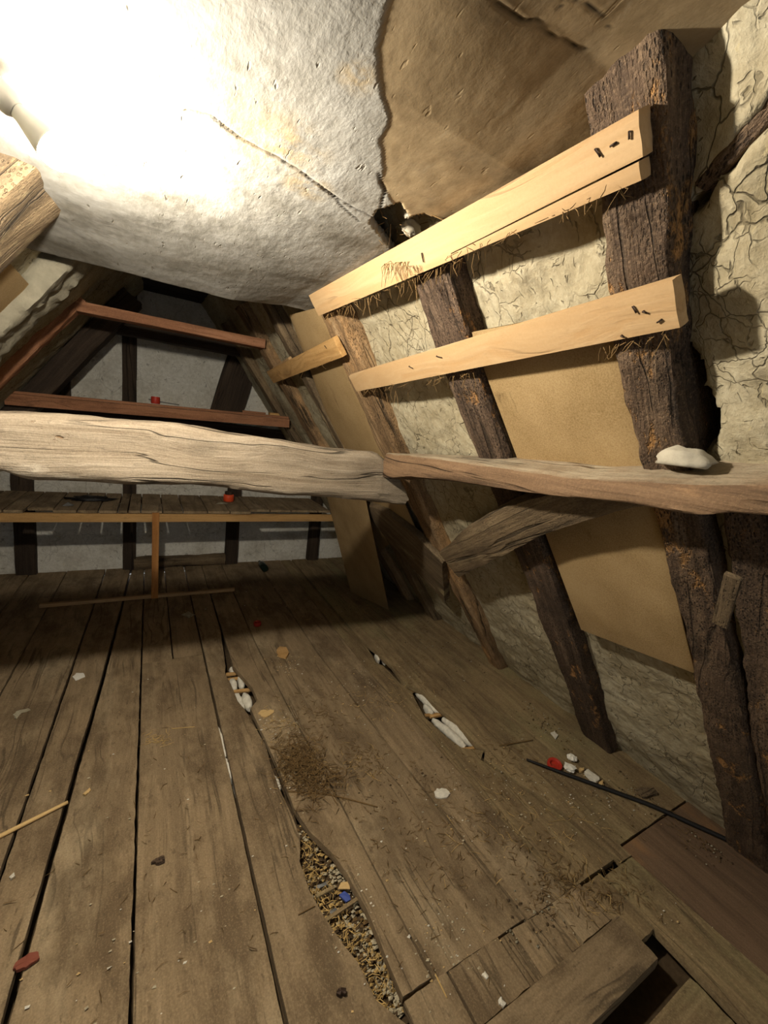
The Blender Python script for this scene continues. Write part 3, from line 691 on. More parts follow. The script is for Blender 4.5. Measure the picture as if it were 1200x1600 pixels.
# ------------------------------------------------------------------ tie beam, purlin, braces, collar
def tie():
    x = lambda px, py: onY(px, py, 1.58)
    prof = [(-.84, 1.16, 1.35), (-.5, 1.175, 1.365), (-.37, 1.205, 1.374), (-.33, 1.19, 1.38), (-.29, 1.178, 1.383), (-.22, 1.180, 1.388), (.034, 1.182, 1.39), (.14, 1.181, 1.388), (.35, 1.168, 1.376), (.55, 1.153, 1.361), (.72, 1.145, 1.358), (.87, 1.135, 1.355), (.96, 1.128, 1.30), (1.05, 1.125, 1.19)]
    M = Matrix.Translation(Vector((-.84, 1.58, 1.27)))
    st = [(a+.84, 0, .13, b-1.27, c-1.27) for a, b, c in prof]
    return tag(loft('tie_beam', st, M_TIE, M, None, ds=.012, kw=7, kd=12, r=.028, amp=.012, nscale=(4, 12, 12), amp2=.007, n2=(7, 60, 60), edge=.02), 'massive pale weathered oak tie beam crossing the room at eye level', 'beam')
tie()
def purlin():
    lo = [(605, 748), (640, 745), (700, 752), (820, 770), (990, 790), (1050, 803), (1085, 808), (1130, 803), (1200, 812)]
    hi = [(590, 707), (640, 710), (700, 719), (780, 730), (900, 746), (1000, 752), (1100, 757), (1200, 756)]
    xf = .90
    l = np.array([onY(0, 0, 0)*0+EYE+ray(*p)*((xf-EYE[0])/ray(*p)[0]) for p in lo]); h = np.array([EYE+ray(*p)*((xf-EYE[0])/ray(*p)[0]) for p in hi])
    ys = np.linspace(-.6, 1.575, 60)
    zl = np.interp(ys, l[::-1, 1], l[::-1, 2]); zh = np.interp(ys, h[::-1, 1], h[::-1, 2])
    f = ys < .25; zl[f] = 1.385; zh[f] = 1.445
    M = Matrix.Translation(Vector((xf, -.6, 1.36))) @ Matrix.Rotation(math.pi/2, 4, 'Z')
    dp = np.interp(ys, [-.6, .3, 1.0, 1.6], [.14, .14, .15, .13])
    st = [(y+.6, -d, 0, a-1.36, b-1.36) for y, a, b, d in zip(ys, zl, zh, dp)]
    o = loft('purlin', st, M_PURL, M, None, ds=.014, kw=8, kd=6, r=.012, amp=.006, nscale=(4, 14, 14), amp2=.004, n2=(7, 55, 55), edge=.02)
    for v in o.data.vertices:                     # the top slopes up towards the rafters
        y = v.co.x-.6; t_ = min(1, max(0, -v.co.y/.13)); u_ = min(1, max(0, (v.co.z+.06)/.12))
        v.co.z += t_*u_*float(np.interp(y, [.2, .9, 1.5], [.075, .055, .012]))
    return tag(o, 'long reddish purlin with dusty grey top along the right slope, starting at the tie beam', 'beam')
purlin()
def plane_timber(name, label, top, bot, x0, depth, mat, amp=.006):
    """timber lying against the slope, its face outline given by top and bottom edges"""
    T = np.array([onR(*p, x0) for p in top]); B = np.array([onR(*p, x0) for p in bot])
    a = (T[0]+B[0])/2; b = (T[-1]+B[-1])/2; M, L = frame(a, b, NR); Mi = np.array(M.inverted())
    loc = lambda P: (np.c_[P, np.ones(len(P))]@Mi.T)[:, :3]
    t, u = loc(T), loc(B); o1 = np.argsort(t[:, 0]); o2 = np.argsort(u[:, 0])
    xs = np.linspace(min(t[:, 0].min(), u[:, 0].min()), max(t[:, 0].max(), u[:, 0].max()), 30)
    ya = np.interp(xs, t[o1, 0], t[o1, 1]); yb = np.interp(xs, u[o2, 0], u[o2, 1])
    st = [(x, min(p, q), max(p, q)+.002, -depth, 0) for x, p, q in zip(xs, ya, yb)]
    return tag(loft(name, st, mat, M, None, ds=.015, kw=7, kd=4, r=.008, amp=amp, amp2=.003, edge=.01), label, 'brace')
plane_timber('wind_brace', 'curved grey brace rising from the pale rafter to the underside of the purlin', [(691, 862), (720, 832), (780, 797), (830, 780), (880, 768), (990, 770)], [(716, 903), (760, 882), (830, 846), (900, 820), (970, 800), (1000, 795)], 1.955, .07, M_GREY)
plane_timber('rear_brace', 'dim old brace slanting down behind the tie beam end towards the pale rafter foot', [(560, 785), (600, 800), (650, 838), (690, 880)], [(566, 797), (602, 840), (648, 892), (686, 932)], 1.985, .045, M_GREY)
box_tag = lambda *a, **k: None
cl = box('collar_beam', (-.33, 2.86, 1.90), (.64, 2.86, 1.905), .09, .055, M_RED, (0, 0, 1), amp=.005, amp2=.002, r=.006, ds=.02); tag(cl, 'reddish collar beam spanning the dark rear bay under the ceiling edge', 'beam')
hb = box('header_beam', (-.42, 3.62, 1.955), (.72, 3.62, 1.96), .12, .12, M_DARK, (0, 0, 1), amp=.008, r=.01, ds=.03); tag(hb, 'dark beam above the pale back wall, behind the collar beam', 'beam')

# ------------------------------------------------------------------ shelves at the back
def shelf_low():
    t = thing('low_shelf', 'low plank shelf along the back wall with a raw wood front rail and one post', 'shelf', (0.05, 3.4, 0))
    box('front_rail', (-1.25, 3.40, .630), (1.47, 3.40, .628), .03, .062, M_PINE_D, (0, 0, 1), t, amp=.0015, r=.002)
    X = lambda px: float(onY(px, 800, 3.39)[0])
    ed = [-1.25, -1.08, -.93, X(5), X(38), X(82), X(121), X(154), X(184), X(200), X(220), X(254), X(286), X(324), X(359), X(392), X(425), X(458), 1.34, 1.46]
    for i, (a, b) in enumerate(zip(ed[:-1], ed[1:])):
        y0 = 3.375
        if i in (4, 15, 16, 17, 18): y0 = 3.45
        M = Matrix.Translation(Vector(((a+b)/2, y0, .663+random.uniform(0, .003)))) @ Matrix.Rotation(math.pi/2, 4, 'Z')
        h = (b-a)/2-.004
        loft('shelf_board', [(0, -h, h, 0, .02), (4.03-y0, -h, h, 0, .02)], M_FLOOR, M, t, ds=.08, kw=3, kd=1, r=.002, amp=.001, edge=.006)
    box('post', (.053, 3.375, 0.0), (.053, 3.375, .672), .02, .046, M_POST, (1, 0, 0), t, amp=.001, r=.002)
    box('rear_rail', (-1.25, 4.0, .635), (1.4, 4.0, .635), .04, .05, M_DARK, (0, 0, 1), t)
    return t
shelf_low()
def shelf_up():
    t = thing('upper_shelf', 'upper shelf of dusty planks with a reddish front plank, high against the back wall', 'shelf', (.15, 3.4, 1.34))
    box('front_plank', (-.76, 3.40, 1.372), (1.00, 3.40, 1.425), .03, .068, M_RED, (0, 0, 1), t, amp=.002, r=.003)
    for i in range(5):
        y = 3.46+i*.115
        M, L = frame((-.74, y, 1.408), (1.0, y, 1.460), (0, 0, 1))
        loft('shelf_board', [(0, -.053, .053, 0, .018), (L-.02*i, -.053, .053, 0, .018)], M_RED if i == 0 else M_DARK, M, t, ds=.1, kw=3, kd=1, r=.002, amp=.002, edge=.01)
    return t
shelf_up()
lz = lambda p, z: (p[0], p[1], z)
fb = box('floor_batten', lz(fl(62, 949), .013), lz(fl(366, 923), .013), .03, .024, M_PINE, (0, 0, 1), amp=.002, r=.002); tag(fb, 'thin raw batten lying on the floor at the foot of the shelf post', 'batten')

# ------------------------------------------------------------------ lamp
def lamp():
    a = onY(22, 168, 1.02); b = onY(92, 238, 1.02); M, L = frame(a, b, (0, 0, 1))
    t = thing('hanging_bulb', 'bare lit light bulb on a pale holder under the ceiling', 'lamp', a)
    k = .098/1.0
    lathe('bulb_housing', [(0, .012), (.012, .0135), (.022, .017), (.038, .0225), (.055, .0285), (.056, .0285), (.056, .004)], M_SOCK, M, t, 28)
    lathe('bulb', [(.056, .0275), (.058, .0290), (.066, .0295), (.076, .0285), (.088, .022), (.095, .011), (.0975, .002)], M_BULB, M, t, 28)
    lathe('holder', [(-.062, .008), (-.058, .015), (-.045, .019), (-.012, .0205), (-.002, .0185), (.004, .014)], M_SOCK, M, t, 24)
    s0 = np.array(M @ Vector((-.06, 0, 0)))
    tube('cable', [s0, s0+[-.03, 0, .012], s0+[-.07, .05, .0], s0+[-.11, .16, -.045]], .0035, M_BLACK, t)
lamp()

# ------------------------------------------------------------------ straw, litter and rubble
def strands(name, specs, mat, label, cat, parent=None):
    """specs: (start, end, radius) -> one mesh of thin three-sided strands"""
    V = []; Fc = []
    for a, b, r_ in specs:
        a = np.array(a, float); b = np.array(b, float); mid = (a+b)/2+rng.normal(size=3)*np.linalg.norm(b-a)*.10
        d = b-a; d = d/max(np.linalg.norm(d), 1e-6); u = np.cross(d, [.3, .2, .9]); u /= np.linalg.norm(u); v = np.cross(d, u)
        k = len(V)
        for p, rr in ((a, r_), (mid, r_), (b, r_*.5)):
            for t in (0, 2.1, 4.2): V.append(p+rr*(u*math.cos(t)+v*math.sin(t)))
        for s_ in (0, 3):
            for i in range(3): Fc.append((k+s_+i, k+s_+(i+1) % 3, k+s_+3+(i+1) % 3, k+s_+3+i))
    o = mesh_obj(name, V, Fc, mat, parent, False)
    if parent is None: tag(o, label, cat, kind='stuff')
    else: o['kind'] = 'stuff'
    return o
JL, JR, NLE, NRE = (np.array(sorted(a)) for a in (jl, jr, nl, nr))
def supported(x, y):
    ok = ~((y < .485) & (x > .57) & (x < 1.44)) & (x < 1.98-.02*(y < .6))
    for A, B in ((JL, JR), (NLE, NRE)):
        a = np.interp(y, A[:, 0], A[:, 1]); b = np.interp(y, B[:, 0], B[:, 1])
        ok &= ~((b-a > .012) & (x > a-.004) & (x < b+.004))
    return ok
def scatter(n, cx, cy, sx, sy):
    p = rng.normal(size=(int(n*1.6), 2))*[sx, sy]+[cx, cy]
    return p[supported(p[:, 0], p[:, 1])]
def floor_straw(name, label, spots, mat, ln=.05, rad=.0012, zmax=.012):
    sp = []
    for n, px, py, sx, sy in spots:
        c = fl(px, py)
        for x, y in scatter(n, c[0], c[1], sx, sy):
            t = rng.uniform(0, math.pi*2); l = ln*rng.uniform(.25, 1.)
            z = rng.uniform(.001, zmax)
            sp.append(((x, y, z), (x+l*math.cos(t), y+l*math.sin(t), max(.001, z+rng.uniform(-.006, .006))), rad*rng.uniform(.5, 1.1)))
    return strands(name, sp, mat, label, 'straw')
floor_straw('straw_heap', 'small heap of dark straw on the floor beside the plank holes', [(420, 470, 1200, .045, .075), (160, 500, 1225, .05, .05), (60, 455, 1165, .05, .06)], M_STRAWD, .07, .0014, .022)
floor_straw('straw_wisps', 'loose pale straw wisps strewn over the floor planks', [(26, 250, 1155, .03, .03), (40, 430, 1130, .05, .06), (46, 600, 1100, .12, .1), (40, 480, 1190, .05, .06), (30, 760, 1290, .15, .1), (30, 880, 1290, .1, .08), (26, 920, 1420, .08, .05), (20, 560, 1190, .06, .05), (24, 560, 960, .2, .1)], M_STRAW, .05, .001, .006)
floor_straw('dark_litter', 'dark twig and straw litter along the floor seams on the right', [(90, 570, 1190, .06, .07), (220, 690, 1290, .2, .16), (120, 500, 1120, .12, .12), (60, 250, 1300, .25, .25), (130, 880, 1390, .06, .05), (90, 960, 1400, .07, .05), (110, 640, 1050, .15, .16), (70, 800, 1180, .1, .1), (70, 1090, 1290, .08, .05), (60, 640, 980, .12, .12), (50, 830, 1330, .1, .08)], M_STRAWD, .035, .0013, .006)
def grit(name, label, spots, mats, cat='debris', size=(.002, .007), zlo=0., flat=.6):
    V = []; Fc = []; mi = []
    for n, px, py, sx, sy in spots:
        c = fl(px, py) if not isinstance(px, float) else (px, py)
        for x, y in scatter(n, c[0], c[1], sx, sy):
            s_ = rng.uniform(*size)*rng.choice([.6, .8, 1., 1.3]); k = len(V)
            a = rng.uniform(0, 6.28); P = np.array([(1, 0, 0), (0, 1, 0), (-1, 0, 0), (0, -1, 0), (0, 0, flat), (0, 0, -flat)])*rng.uniform(.6, 1.2, (6, 1))*s_
            ca, sa = math.cos(a), math.sin(a); P[:, :2] = P[:, :2]@np.array([[ca, sa], [-sa, ca]])*[1.3, .8]
            V += (P+[x, y, zlo+s_*flat*.5+rng.uniform(0, .001)]).tolist()
            Fc += [(k+i, k+(i+1) % 4, k+4) for i in range(4)]+[(k+(i+1) % 4, k+i, k+5) for i in range(4)]
            mi += [rng.integers(len(mats))]*8
    o = mesh_obj(name, V, Fc, mats, None, False)
    o.data.polygons.foreach_set('material_index', np.array(mi, np.int32)); o.data.update()
    return tag(o, label, cat, kind='stuff')
grit('crumbs', 'pale plaster crumbs and clay grit scattered over the floor planks', [(90, 440, 1140, .05, .08), (60, 470, 1220, .05, .05), (60, 560, 1080, .15, .15), (40, 450, 1040, .05, .06), (90, 760, 1240, .25, .15), (60, 700, 1480, .1, .05), (60, 560, 1420, .05, .08), (30, 220, 1480, .2, .1), (40, 400, 930, .3, .15), (70, 900, 1250, .15, .12), (60, 1000, 1480, .1, .05), (20, 200, 1150, .2, .25)], [M_GRIT, M_GRIT, M_WHITE, M_CHIP], size=(.0016, .0050))
grit('clay_crumbs', 'brown clay crumbs fallen along the foot of the right slope', [(120, 700, 1010, .2, .25), (120, 860, 1130, .1, .1), (120, 1000, 1230, .12, .06), (140, 1120, 1310, .07, .04), (120, 560, 940, .25, .15), (60, 640, 1230, .2, .1), (60, 850, 1420, .1, .05)], [M_EARTH, M_EARTH, M_STRAWD, M_CLAYG], size=(.002, .006))
# the rubble that fills the near hole
hc = fl(545, 1420, -.04)
def rubble():
    V = []; Fc = []; mi = []; n = 0
    L = np.array(jl); R = np.array(jr)
    for _ in range(1500):
        y = rng.uniform(.60, 1.2); xl = np.interp(y, L[:, 0], L[:, 1])-.02; xr = np.interp(y, R[:, 0], R[:, 1])+.02
        if xr-xl < .045: continue
        x = rng.uniform(xl, xr); s_ = rng.uniform(.002, .0085); k = len(V); z = -.032-rng.uniform(0, .022)-s_*.3
        P = rng.normal(size=(6, 3)); P /= np.linalg.norm(P, axis=1)[:, None]; P = np.array([(1, 0, 0), (0, 1, 0), (-1, 0, 0), (0, -1, 0), (0, 0, .7), (0, 0, -.7)])*rng.uniform(.6, 1.2, (6, 1))*s_
        a = rng.uniform(0, 6.28); ca, sa = math.cos(a), math.sin(a); P[:, :2] = P[:, :2]@np.array([[ca, sa], [-sa, ca]])*[1.5, .9]
        V += (P+[x, y, z]).tolist(); Fc += [(k+i, k+(i+1) % 4, k+4) for i in range(4)]+[(k+(i+1) % 4, k+i, k+5) for i in range(4)]
        w = np.interp((x-xl)/(xr-xl), [0, .6, 1], [.15, .4, .75]) if y < 1.02 else .2
        mi += [1 if rng.random() < w else (2 if rng.random() < .35 else (3 if rng.random() < .4 else 0))]*8
    o = mesh_obj('rubble', V, Fc, [M_EARTH, M_GRIT, M_STRAW, M_STRAWD], None, False)
    o.data.polygons.foreach_set('material_index', np.array(mi, np.int32)); o.data.update()
    tag(o, 'bed of rubble, grit and chaff filling the long hole in the near planks', 'rubble', kind='stuff')
    struct_bed = box('rubble_bed', (.50, 1.22, -.066), (.58, .58, -.066), .26, .03, M_EARTH, (0, 0, 1), floor, amp=.01, ds=.04)
rubble()
sp = []
for _ in range(240):
    y = rng.uniform(.64, 1.16); x = np.interp(y, [p[0] for p in jl], [p[1] for p in jl])+rng.uniform(.0, .07); t = rng.uniform(0, 6.28); l = rng.uniform(.012, .05)
    sp.append(((x, y, -.024), (x+l*math.cos(t)*.7, y+l*math.sin(t)*.7, -.022), .0011))
strands('chaff', sp, M_STRAW, 'chopped straw chaff on the rubble inside the long near hole', 'straw')
def stick(label, a, b, r_, mat, name='stick', mid=None, z=None):
    a = fl(*a); b = fl(*b); z = r_ if z is None else z
    pts = [a+[0, 0, z], (a+b)/2+[0, 0, z] if mid is None else fl(*mid)+[0, 0, z], b+[0, 0, z]]
    return tag(tube(name, pts, [r_, r_*.95, r_*.8], mat, None, 8), label, name.split('_')[-1])
stick('pale split stick lying across two planks at the left edge of the floor', (-40, 1330), (106, 1256), .0075, M_CHIP)
stick('thin dark twig lying in the near hole, sticking out over its left edge', (466, 1430), (492, 1416), .0018, M_STRAWD, 'twig')
stick('short dark twig near the pale keys of the right hand hole', (780, 1166), (832, 1157), .003, M_STRAWD, 'twig')
stick('long thin twig trailing from the straw heap to the right', (450, 1238), (590, 1262), .003, M_STRAWD, 'twig', mid=(520, 1243))
stick('straight pale straw beside the cross joint at the bottom of the photo', (680, 1523), (698, 1560), .0022, M_STRAW, 'straw')
stick('single straw lying on the wide plank under the short twigs', (268, 1139), (304, 1136), .0018, M_STRAW, 'straw')
cb = [fl(*p)+[0, 0, .009] for p in ((822, 1189), (850, 1200), (900, 1218), (960, 1240), (1020, 1262), (1080, 1290), (1130, 1312), (1170, 1332))]
tag(tube('cable', cb, [.005, .008, .009, .009, .009, .009], M_BLACK, None, 8), 'black cable lying along the floor towards the nearest rafter foot', 'cable')
def ragged(P):
    Q = []
    for a, b in zip(P, P[1:]+P[:1]):
        a = np.array(a); b = np.array(b); l = np.linalg.norm(b-a); Q.append(tuple(a))
        for t in (.3, .62): Q.append(tuple(a+(b-a)*(t+rng.uniform(-.08, .08))+rng.normal(size=2)*l*.07))
    return Q
def flake(label, name, pts, mat, z1=.003, cat=None, z0=.0005, bump=.002):
    P = ragged([tuple(fl(*p)[:2]) for p in pts]); c = np.mean(P, 0)
    P = [(x-c[0], y-c[1]) for x, y in P]
    if sum(P[i][0]*P[(i+1) % len(P)][1]-P[(i+1) % len(P)][0]*P[i][1] for i in range(len(P))) < 0: P = P[::-1]
    o = slab(name, P, 0, z1, mat, None, bump, Matrix.Translation(Vector((c[0], c[1], z0))))
    return tag(o, label, cat or name.split('_')[-1])
flake('white paper scrap on the shadow edge of the left planks', 'paper_scrap', [(113, 1058), (118, 1053), (130, 1052), (133, 1058), (118, 1064)], M_PAPER, .004)
flake('white plaster chip in the middle of the right planks', 'plaster_chip', [(678, 1239), (682, 1234), (697, 1235), (703, 1242), (698, 1248), (682, 1248)], M_WHITE, .006, z0=.002)
flake('diamond-shaped pale scrap behind the shadow edge near the shelf batten', 'paper_scrap', [(283, 961), (294, 956), (305, 961), (295, 966)], M_CLAYG, .003)
flake('dark red tile shard at the bottom left of the floor', 'tile_shard', [(20, 1518), (28, 1505), (58, 1490), (62, 1500), (45, 1512), (30, 1520)], M_TILE, .008, z0=.002)
flake('yellow wood chip below the pale keys of the far hole', 'wood_chip', [(403, 1116), (412, 1110), (428, 1112), (420, 1120), (414, 1122)], M_CHIP, .006)
flake('flat grey chip of wood by the wall foot, right of the red lid', 'wood_chip', [(990, 1237), (1002, 1233), (1020, 1234), (1027, 1243), (1003, 1247)], M_GREY, .012)
flake('small white plaster chip near the cross joint at the bottom', 'plaster_chip', [(752, 1525), (757, 1519), (763, 1527), (760, 1532)], M_WHITE, .006)
flake('white plaster chip nearest the bottom edge of the photo', 'plaster_chip', [(778, 1565), (783, 1561), (790, 1570), (786, 1577), (780, 1572)], M_WHITE, .007)
flake('tiny white chip on the left plank below the stick', 'plaster_chip', [(14, 1372), (22, 1365), (24, 1370), (17, 1376)], M_WHITE, .005)
flake('small pale chip beside the wide left seam', 'wood_chip', [(129, 1242), (140, 1232), (142, 1235), (133, 1244)], M_CHIP, .004)
flake('white chip at the far end of the cable', 'plaster_chip', [(860, 1146), (866, 1143), (872, 1150), (868, 1156)], M_WHITE, .006)
flake('brown chip of bark on the wide plank, in front of the straws', 'bark_chip', [(236, 1352), (244, 1345), (256, 1341), (257, 1349), (248, 1353)], M_ROTD, .012)
flake('dark flat nail plate on the near plank left of the long hole', 'metal_bit', [(525, 1555), (528, 1549), (540, 1548), (541, 1556), (531, 1560)], M_NAIL, .010, 'metal')
flake('curled brown leaf on the planks beyond the far hole', 'dry_leaf', [(432, 1020), (436, 1013), (447, 1014), (451, 1022), (446, 1030), (436, 1027)], M_PINE_D, .014)
flake('pale smear of dried plaster on the far left plank', 'plaster_smear', [(20, 1117), (30, 1110), (44, 1107), (48, 1110), (34, 1114), (26, 1124)], M_CLAYG, .0015, bump=.0005)
# things inside the near hole
def hole_bit(label, name, pts, mat, z=-.026, th=.006):
    P = [tuple(fl(*p, z)[:2]) for p in pts]; c = np.mean(P, 0); P = [(x-c[0], y-c[1]) for x, y in P]
    if sum(P[i][0]*P[(i+1) % len(P)][1]-P[(i+1) % len(P)][0]*P[i][1] for i in range(len(P))) < 0: P = P[::-1]
    return tag(slab(name, P, -th, 0, mat, None, .002, Matrix.Translation(Vector((c[0], c[1], z)))), label, name.split('_')[-1])
hole_bit('blue shard in the rubble of the near hole', 'glazed_shard', [(530, 1398), (538, 1392), (546, 1398), (548, 1406), (541, 1409)], M_BLUE, -.022)
hole_bit('cream shard beside the blue one in the near hole', 'glazed_shard', [(528, 1388), (533, 1378), (545, 1377), (547, 1388)], M_CHIP, -.022)
hole_bit('white plaster lump at the right edge of the near hole', 'plaster_lump', [(550, 1380), (556, 1384), (561, 1398), (556, 1400), (551, 1392)], M_WHITE, -.02, .01)
hole_bit('grey flint in the middle of the near hole', 'grey_stone', [(490, 1384), (500, 1382), (513, 1376), (512, 1382), (498, 1388)], M_GREYM, -.022)
hole_bit('dark grey stone in the lower half of the near hole', 'grey_stone', [(514, 1424), (525, 1417), (530, 1424), (520, 1434)], M_GREYM, -.022)
for i, (a, b, nm) in enumerate((((494, 1400), (522, 1386), 'upper of two lath stubs crossing the near hole'), ((508, 1438), (562, 1402), 'longer lower lath stub crossing the near hole'))):
    q = box('lath_stub', lz(fl(*a, -.02), -.022), lz(fl(*b, -.02), -.020), .012, .008, M_FLOOR2, (0, 0, 1), amp=.002, r=.002); tag(q, nm, 'lath')
# red lid with crumpled paper by the cable
def ringcup(name, label, p, r_, h, mat, tilt=(0, 0, 0), hole=.6, cat='ring', z=0.):
    M = Matrix.Translation(Vector((p[0], p[1], z))) @ Matrix.Rotation(tilt[0], 4, 'X') @ Matrix.Rotation(tilt[1], 4, 'Y') @ Matrix.Rotation(-math.pi/2, 4, 'Y')
    prof = [(0, r_*.92), (.1*h, r_), (.8*h, r_), (h, r_*.93), (h, r_*(hole+.1)), (h*.85, r_*hole), (.35*h, r_*hole*.95), (.3*h, .002)]
    return tag(lathe(name, prof, mat, M, None, 24), label, cat)
ringcup('plastic_ring', 'red plastic ring lid lying by the cable and crumpled paper', fl(866, 1197), .034, .018, M_REDP, (.15, -.1, 0), .6)
def crumple(label, px, py, s_, mat=M_PAPER, z=.014, name='paper_wad'):
    n = 14; th = np.linspace(0, 2*math.pi, n, endpoint=False); V = []; Fc = []
    for i in range(8):
        ph = math.pi*(i+.5)/8
        for t in th: V.append((math.sin(ph)*math.cos(t), math.sin(ph)*math.sin(t), math.cos(ph)*.55))
    V = np.array(V); q = V+px*.37; V = V*(1+.75*fbm(q*2.4, 3))[:, None]*s_; V[:, 2] = np.maximum(V[:, 2], -z+.001)
    Fc = [(i*n+k, (i+1)*n+k, (i+1)*n+(k+1) % n, i*n+(k+1) % n) for i in range(7) for k in range(n)]+[tuple(range(n)), tuple(range(7*n, 8*n))[::-1]]
    p = fl(px, py)
    return tag(mesh_obj(name, V, Fc, mat, None, False, Matrix.Translation(Vector((p[0], p[1], z)))), label, 'paper')
crumple('crumpled white paper wad right of the red lid', 889, 1204, .026); crumple('smaller crumpled paper wad behind the red lid', 893, 1188, .022)
flake('white plaster strip right of the crumpled paper', 'plaster_chip', [(912, 1210), (918, 1206), (935, 1219), (930, 1226), (922, 1221)], M_WHITE, .014, z0=.003)
flake('yellowish chip touching the cable beside the white strip', 'wood_chip', [(935, 1225), (941, 1222), (943, 1230), (936, 1231)], M_CHIP, .014)
flake('tiny yellow scrap between the paper and the white strip', 'wood_chip', [(904, 1204), (911, 1202), (912, 1206), (905, 1208)], M_CHIP, .012)
ringcup('plastic_stopper', 'small red plastic stopper in the shadow on the middle planks', fl(402, 977), .026, .026, M_REDP, hole=.7, cat='stopper')
# bottle on the floor under the shelf
p = fl(414, 894); q = fl(404, 880); M, L = frame(lz(p, .033), lz(q, .03), (0, 0, 1))
tag(lathe('bottle', [(0, .028), (.006, .033), (.13, .033), (.16, .026), (.185, .013), (.23, .012), (.235, .010)], M_GLASSD, M, None, 20), 'dark glass bottle lying on the floor below the right half of the low shelf', 'bottle')
# things on the shelves
ZS = .686
def zS(px, py): d = ray(px, py); return EYE+d*((ZS-EYE[2])/d[2])
p = zS(357, 783)
t = thing('red_jar', 'orange-red jar with a dark cap standing on the low shelf', 'jar', (p[0], p[1], ZS))
Mj = Matrix.Translation(Vector((p[0], p[1], ZS))) @ Matrix.Rotation(-math.pi/2, 4, 'Y')
lathe('body', [(0, .040), (.004, .044), (.055, .044), (.062, .038)], M_ORAN, Mj, t, 24); lathe('cap', [(.060, .032), (.064, .034), (.085, .034), (.088, .03)], M_DARK, Mj, t, 20)
p = zS(143, 782)
RAG = (p[0], p[1], ZS+.012)
p = zS(106, 790)
crp = mesh_obj('foil_scrap', [(-.03, -.02, 0), (.03, -.018, .004), (.035, .02, .002), (-.02, .025, .006), (0, 0, .024)], [(0, 1, 4), (1, 2, 4), (2, 3, 4), (3, 0, 4), (3, 2, 1, 0)], M_GREYM, None, False, Matrix.Translation(Vector((p[0], p[1], ZS))))
tag(crp, 'crumpled grey foil scrap on the low shelf left of the black rag', 'scrap')
p = zS(346, 787)
tag(mesh_obj('rag_scrap', [(-.05, -.02, 0), (.03, -.03, .004), (.06, .01, .002), (-.02, .025, .006), (0, 0, .014)], [(0, 1, 4), (1, 2, 4), (2, 3, 4), (3, 0, 4), (3, 2, 1, 0)], M_CLAYG, None, False, Matrix.Translation(Vector((p[0], p[1], ZS)))), 'pale scrap lying in front of the red jar on the low shelf', 'scrap')
pu = onY(243, 624, 3.52)
ringcup('red_tin', 'small red tin on the upper shelf left of its middle', pu, .030, .05, M_REDP, hole=.75, cat='tin', z=1.452)
tag(box('wood_offcut', (.86, 3.50, 1.482), (1.00, 3.50, 1.487), .06, .022, M_PINE_D, (0, 0, 1), amp=.002, r=.002), 'short orange offcut at the right end of the upper shelf', 'offcut')
tag(box('wood_offcut', (.66, 3.56, 1.476), (.84, 3.54, 1.480), .05, .018, M_RED, (0, 0, 1), amp=.002, r=.002), 'flat brown offcut left of the orange offcut on the upper shelf', 'offcut')
tag(tube('rusty_wire', [(.10, 3.62, 1.47), (.02, 3.6, 1.475), (-.01, 3.55, 1.48), (.06, 3.52, 1.47), (.2, 3.55, 1.465)], .004, M_GREYM, None), 'loop of dull wire on the upper shelf beside the red tin', 'wire')
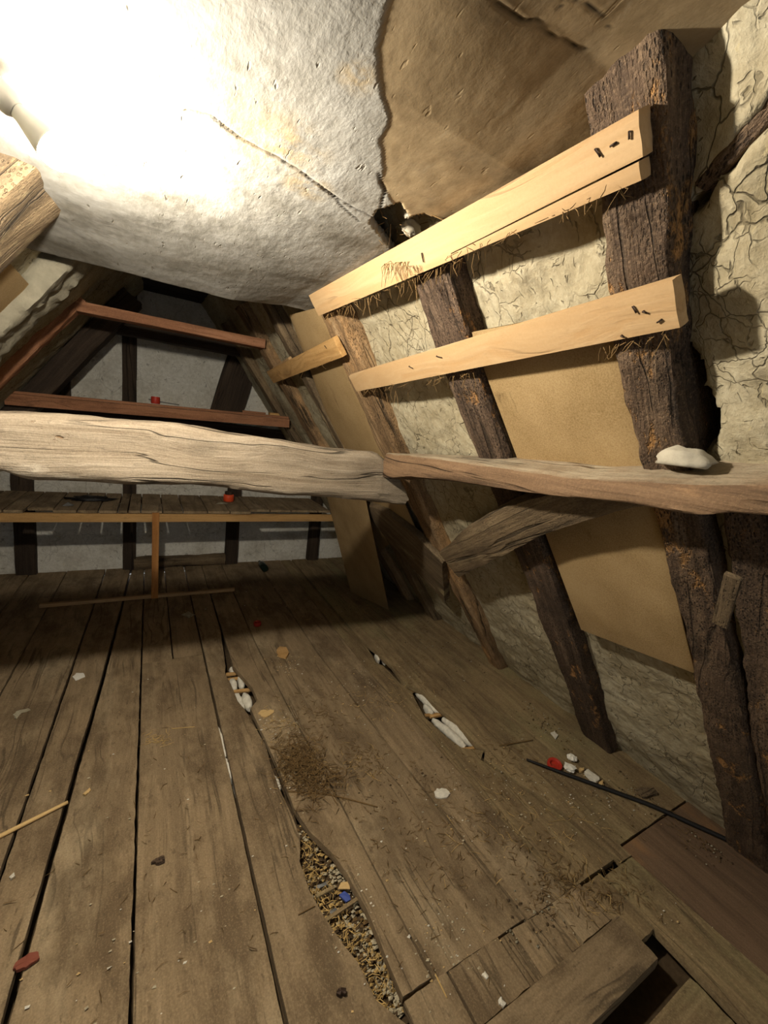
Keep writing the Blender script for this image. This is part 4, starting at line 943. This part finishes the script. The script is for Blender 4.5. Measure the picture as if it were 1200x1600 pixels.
# clay lump on the purlin, wood chip on the rafter
def lump(name, label, c, s_, mat, cat, flatz=None, amp=.35, f=2.2):
    n, k = 22, 14; V = np.array([(math.sin(math.pi*(i+.5)/k)*math.cos(2*math.pi*j/n), math.sin(math.pi*(i+.5)/k)*math.sin(2*math.pi*j/n), math.cos(math.pi*(i+.5)/k)) for i in range(k) for j in range(n)])
    V = V*(1+amp*fbm(V*f+c[0]*9, 3))[:, None]*np.array(s_)
    if flatz is not None: V[:, 2] = np.maximum(V[:, 2], flatz)
    Fc = [(i*n+j, (i+1)*n+j, (i+1)*n+(j+1) % n, i*n+(j+1) % n) for i in range(k-1) for j in range(n)]+[tuple(range(n)), tuple(range((k-1)*n, k*n))[::-1]]
    return tag(mesh_obj(name, V, Fc, mat, None, True, Matrix.Translation(Vector(c))), label, cat)
cpt = onR(1082, 690, 1.985)
lump('clay_lump', 'white lime lump lying on the purlin against the nearest rafter', (.932, .43, 1.464), (.036, .050, .027), M_LIME, 'lump', -.012)
ws = box('wood_block', onR(1125, 975, 1.955), onR(1146, 900, 1.955), .03, .012, M_GREY, NR, amp=.001, r=.002); tag(ws, 'short pale strip of wood nailed on the nearest rafter below the purlin', 'strip')
lump('dark_rag', 'crumpled black rag on the left half of the low shelf', RAG, (.12, .045, .02), M_BLACK, 'rag', -.011, .9, 3.)
# straw poking from the ceiling hole and hanging from the boards
sp = []
for _ in range(46):
    px, py = rng.uniform(585, 700), rng.uniform(335, 400)
    p = np.array([*ce(px, py), ZC+rng.uniform(-.01, .06)]); d = rng.normal(size=3)*[.018, .018, .018]+[.0, 0, -.012]
    sp.append((p, p+d, .0008))
strands('hole_straw', sp, M_STRAWD, 'straw sticking out of the torn hole in the ceiling', 'straw')
sp = []
def hang(px0, py0, px1, py1, n, ln):
    for _ in range(n):
        t = rng.random(); p = onR(px0+(px1-px0)*t, py0+(py1-py0)*t, 1.95)
        sp.append((p, p+rng.normal(size=3)*.012+[0, 0, -ln*rng.uniform(.3, 1)], .0008))
hang(510, 492, 760, 388, 90, .04); hang(600, 412, 640, 408, 40, .05); hang(560, 612, 740, 582, 40, .03); hang(600, 615, 660, 600, 4, .08); hang(430, 600, 520, 562, 12, .02); hang(700, 400, 1000, 285, 30, .02); hang(930, 545, 1050, 520, 20, .03)
strands('hanging_straw', sp, M_STRAWD, 'wisps of straw and cobweb hanging from the lower edges of the pine boards', 'straw')
for i, (c, s_, lb) in enumerate((((640, 372), (.028, .016, .02), 'pale plaster fragment hanging in the ceiling hole on the left'), ((672, 388), (.02, .015, .012), 'pale plaster fragment hanging low in the middle of the ceiling hole'), ((637, 345), (.012, .02, .018), 'pale splinter of plaster at the top of the ceiling hole'))):
    q = ce(*c); lump('plaster_fragment', lb, (q[0], q[1], ZC+.025), s_, M_LIME, 'fragment', None, .5)
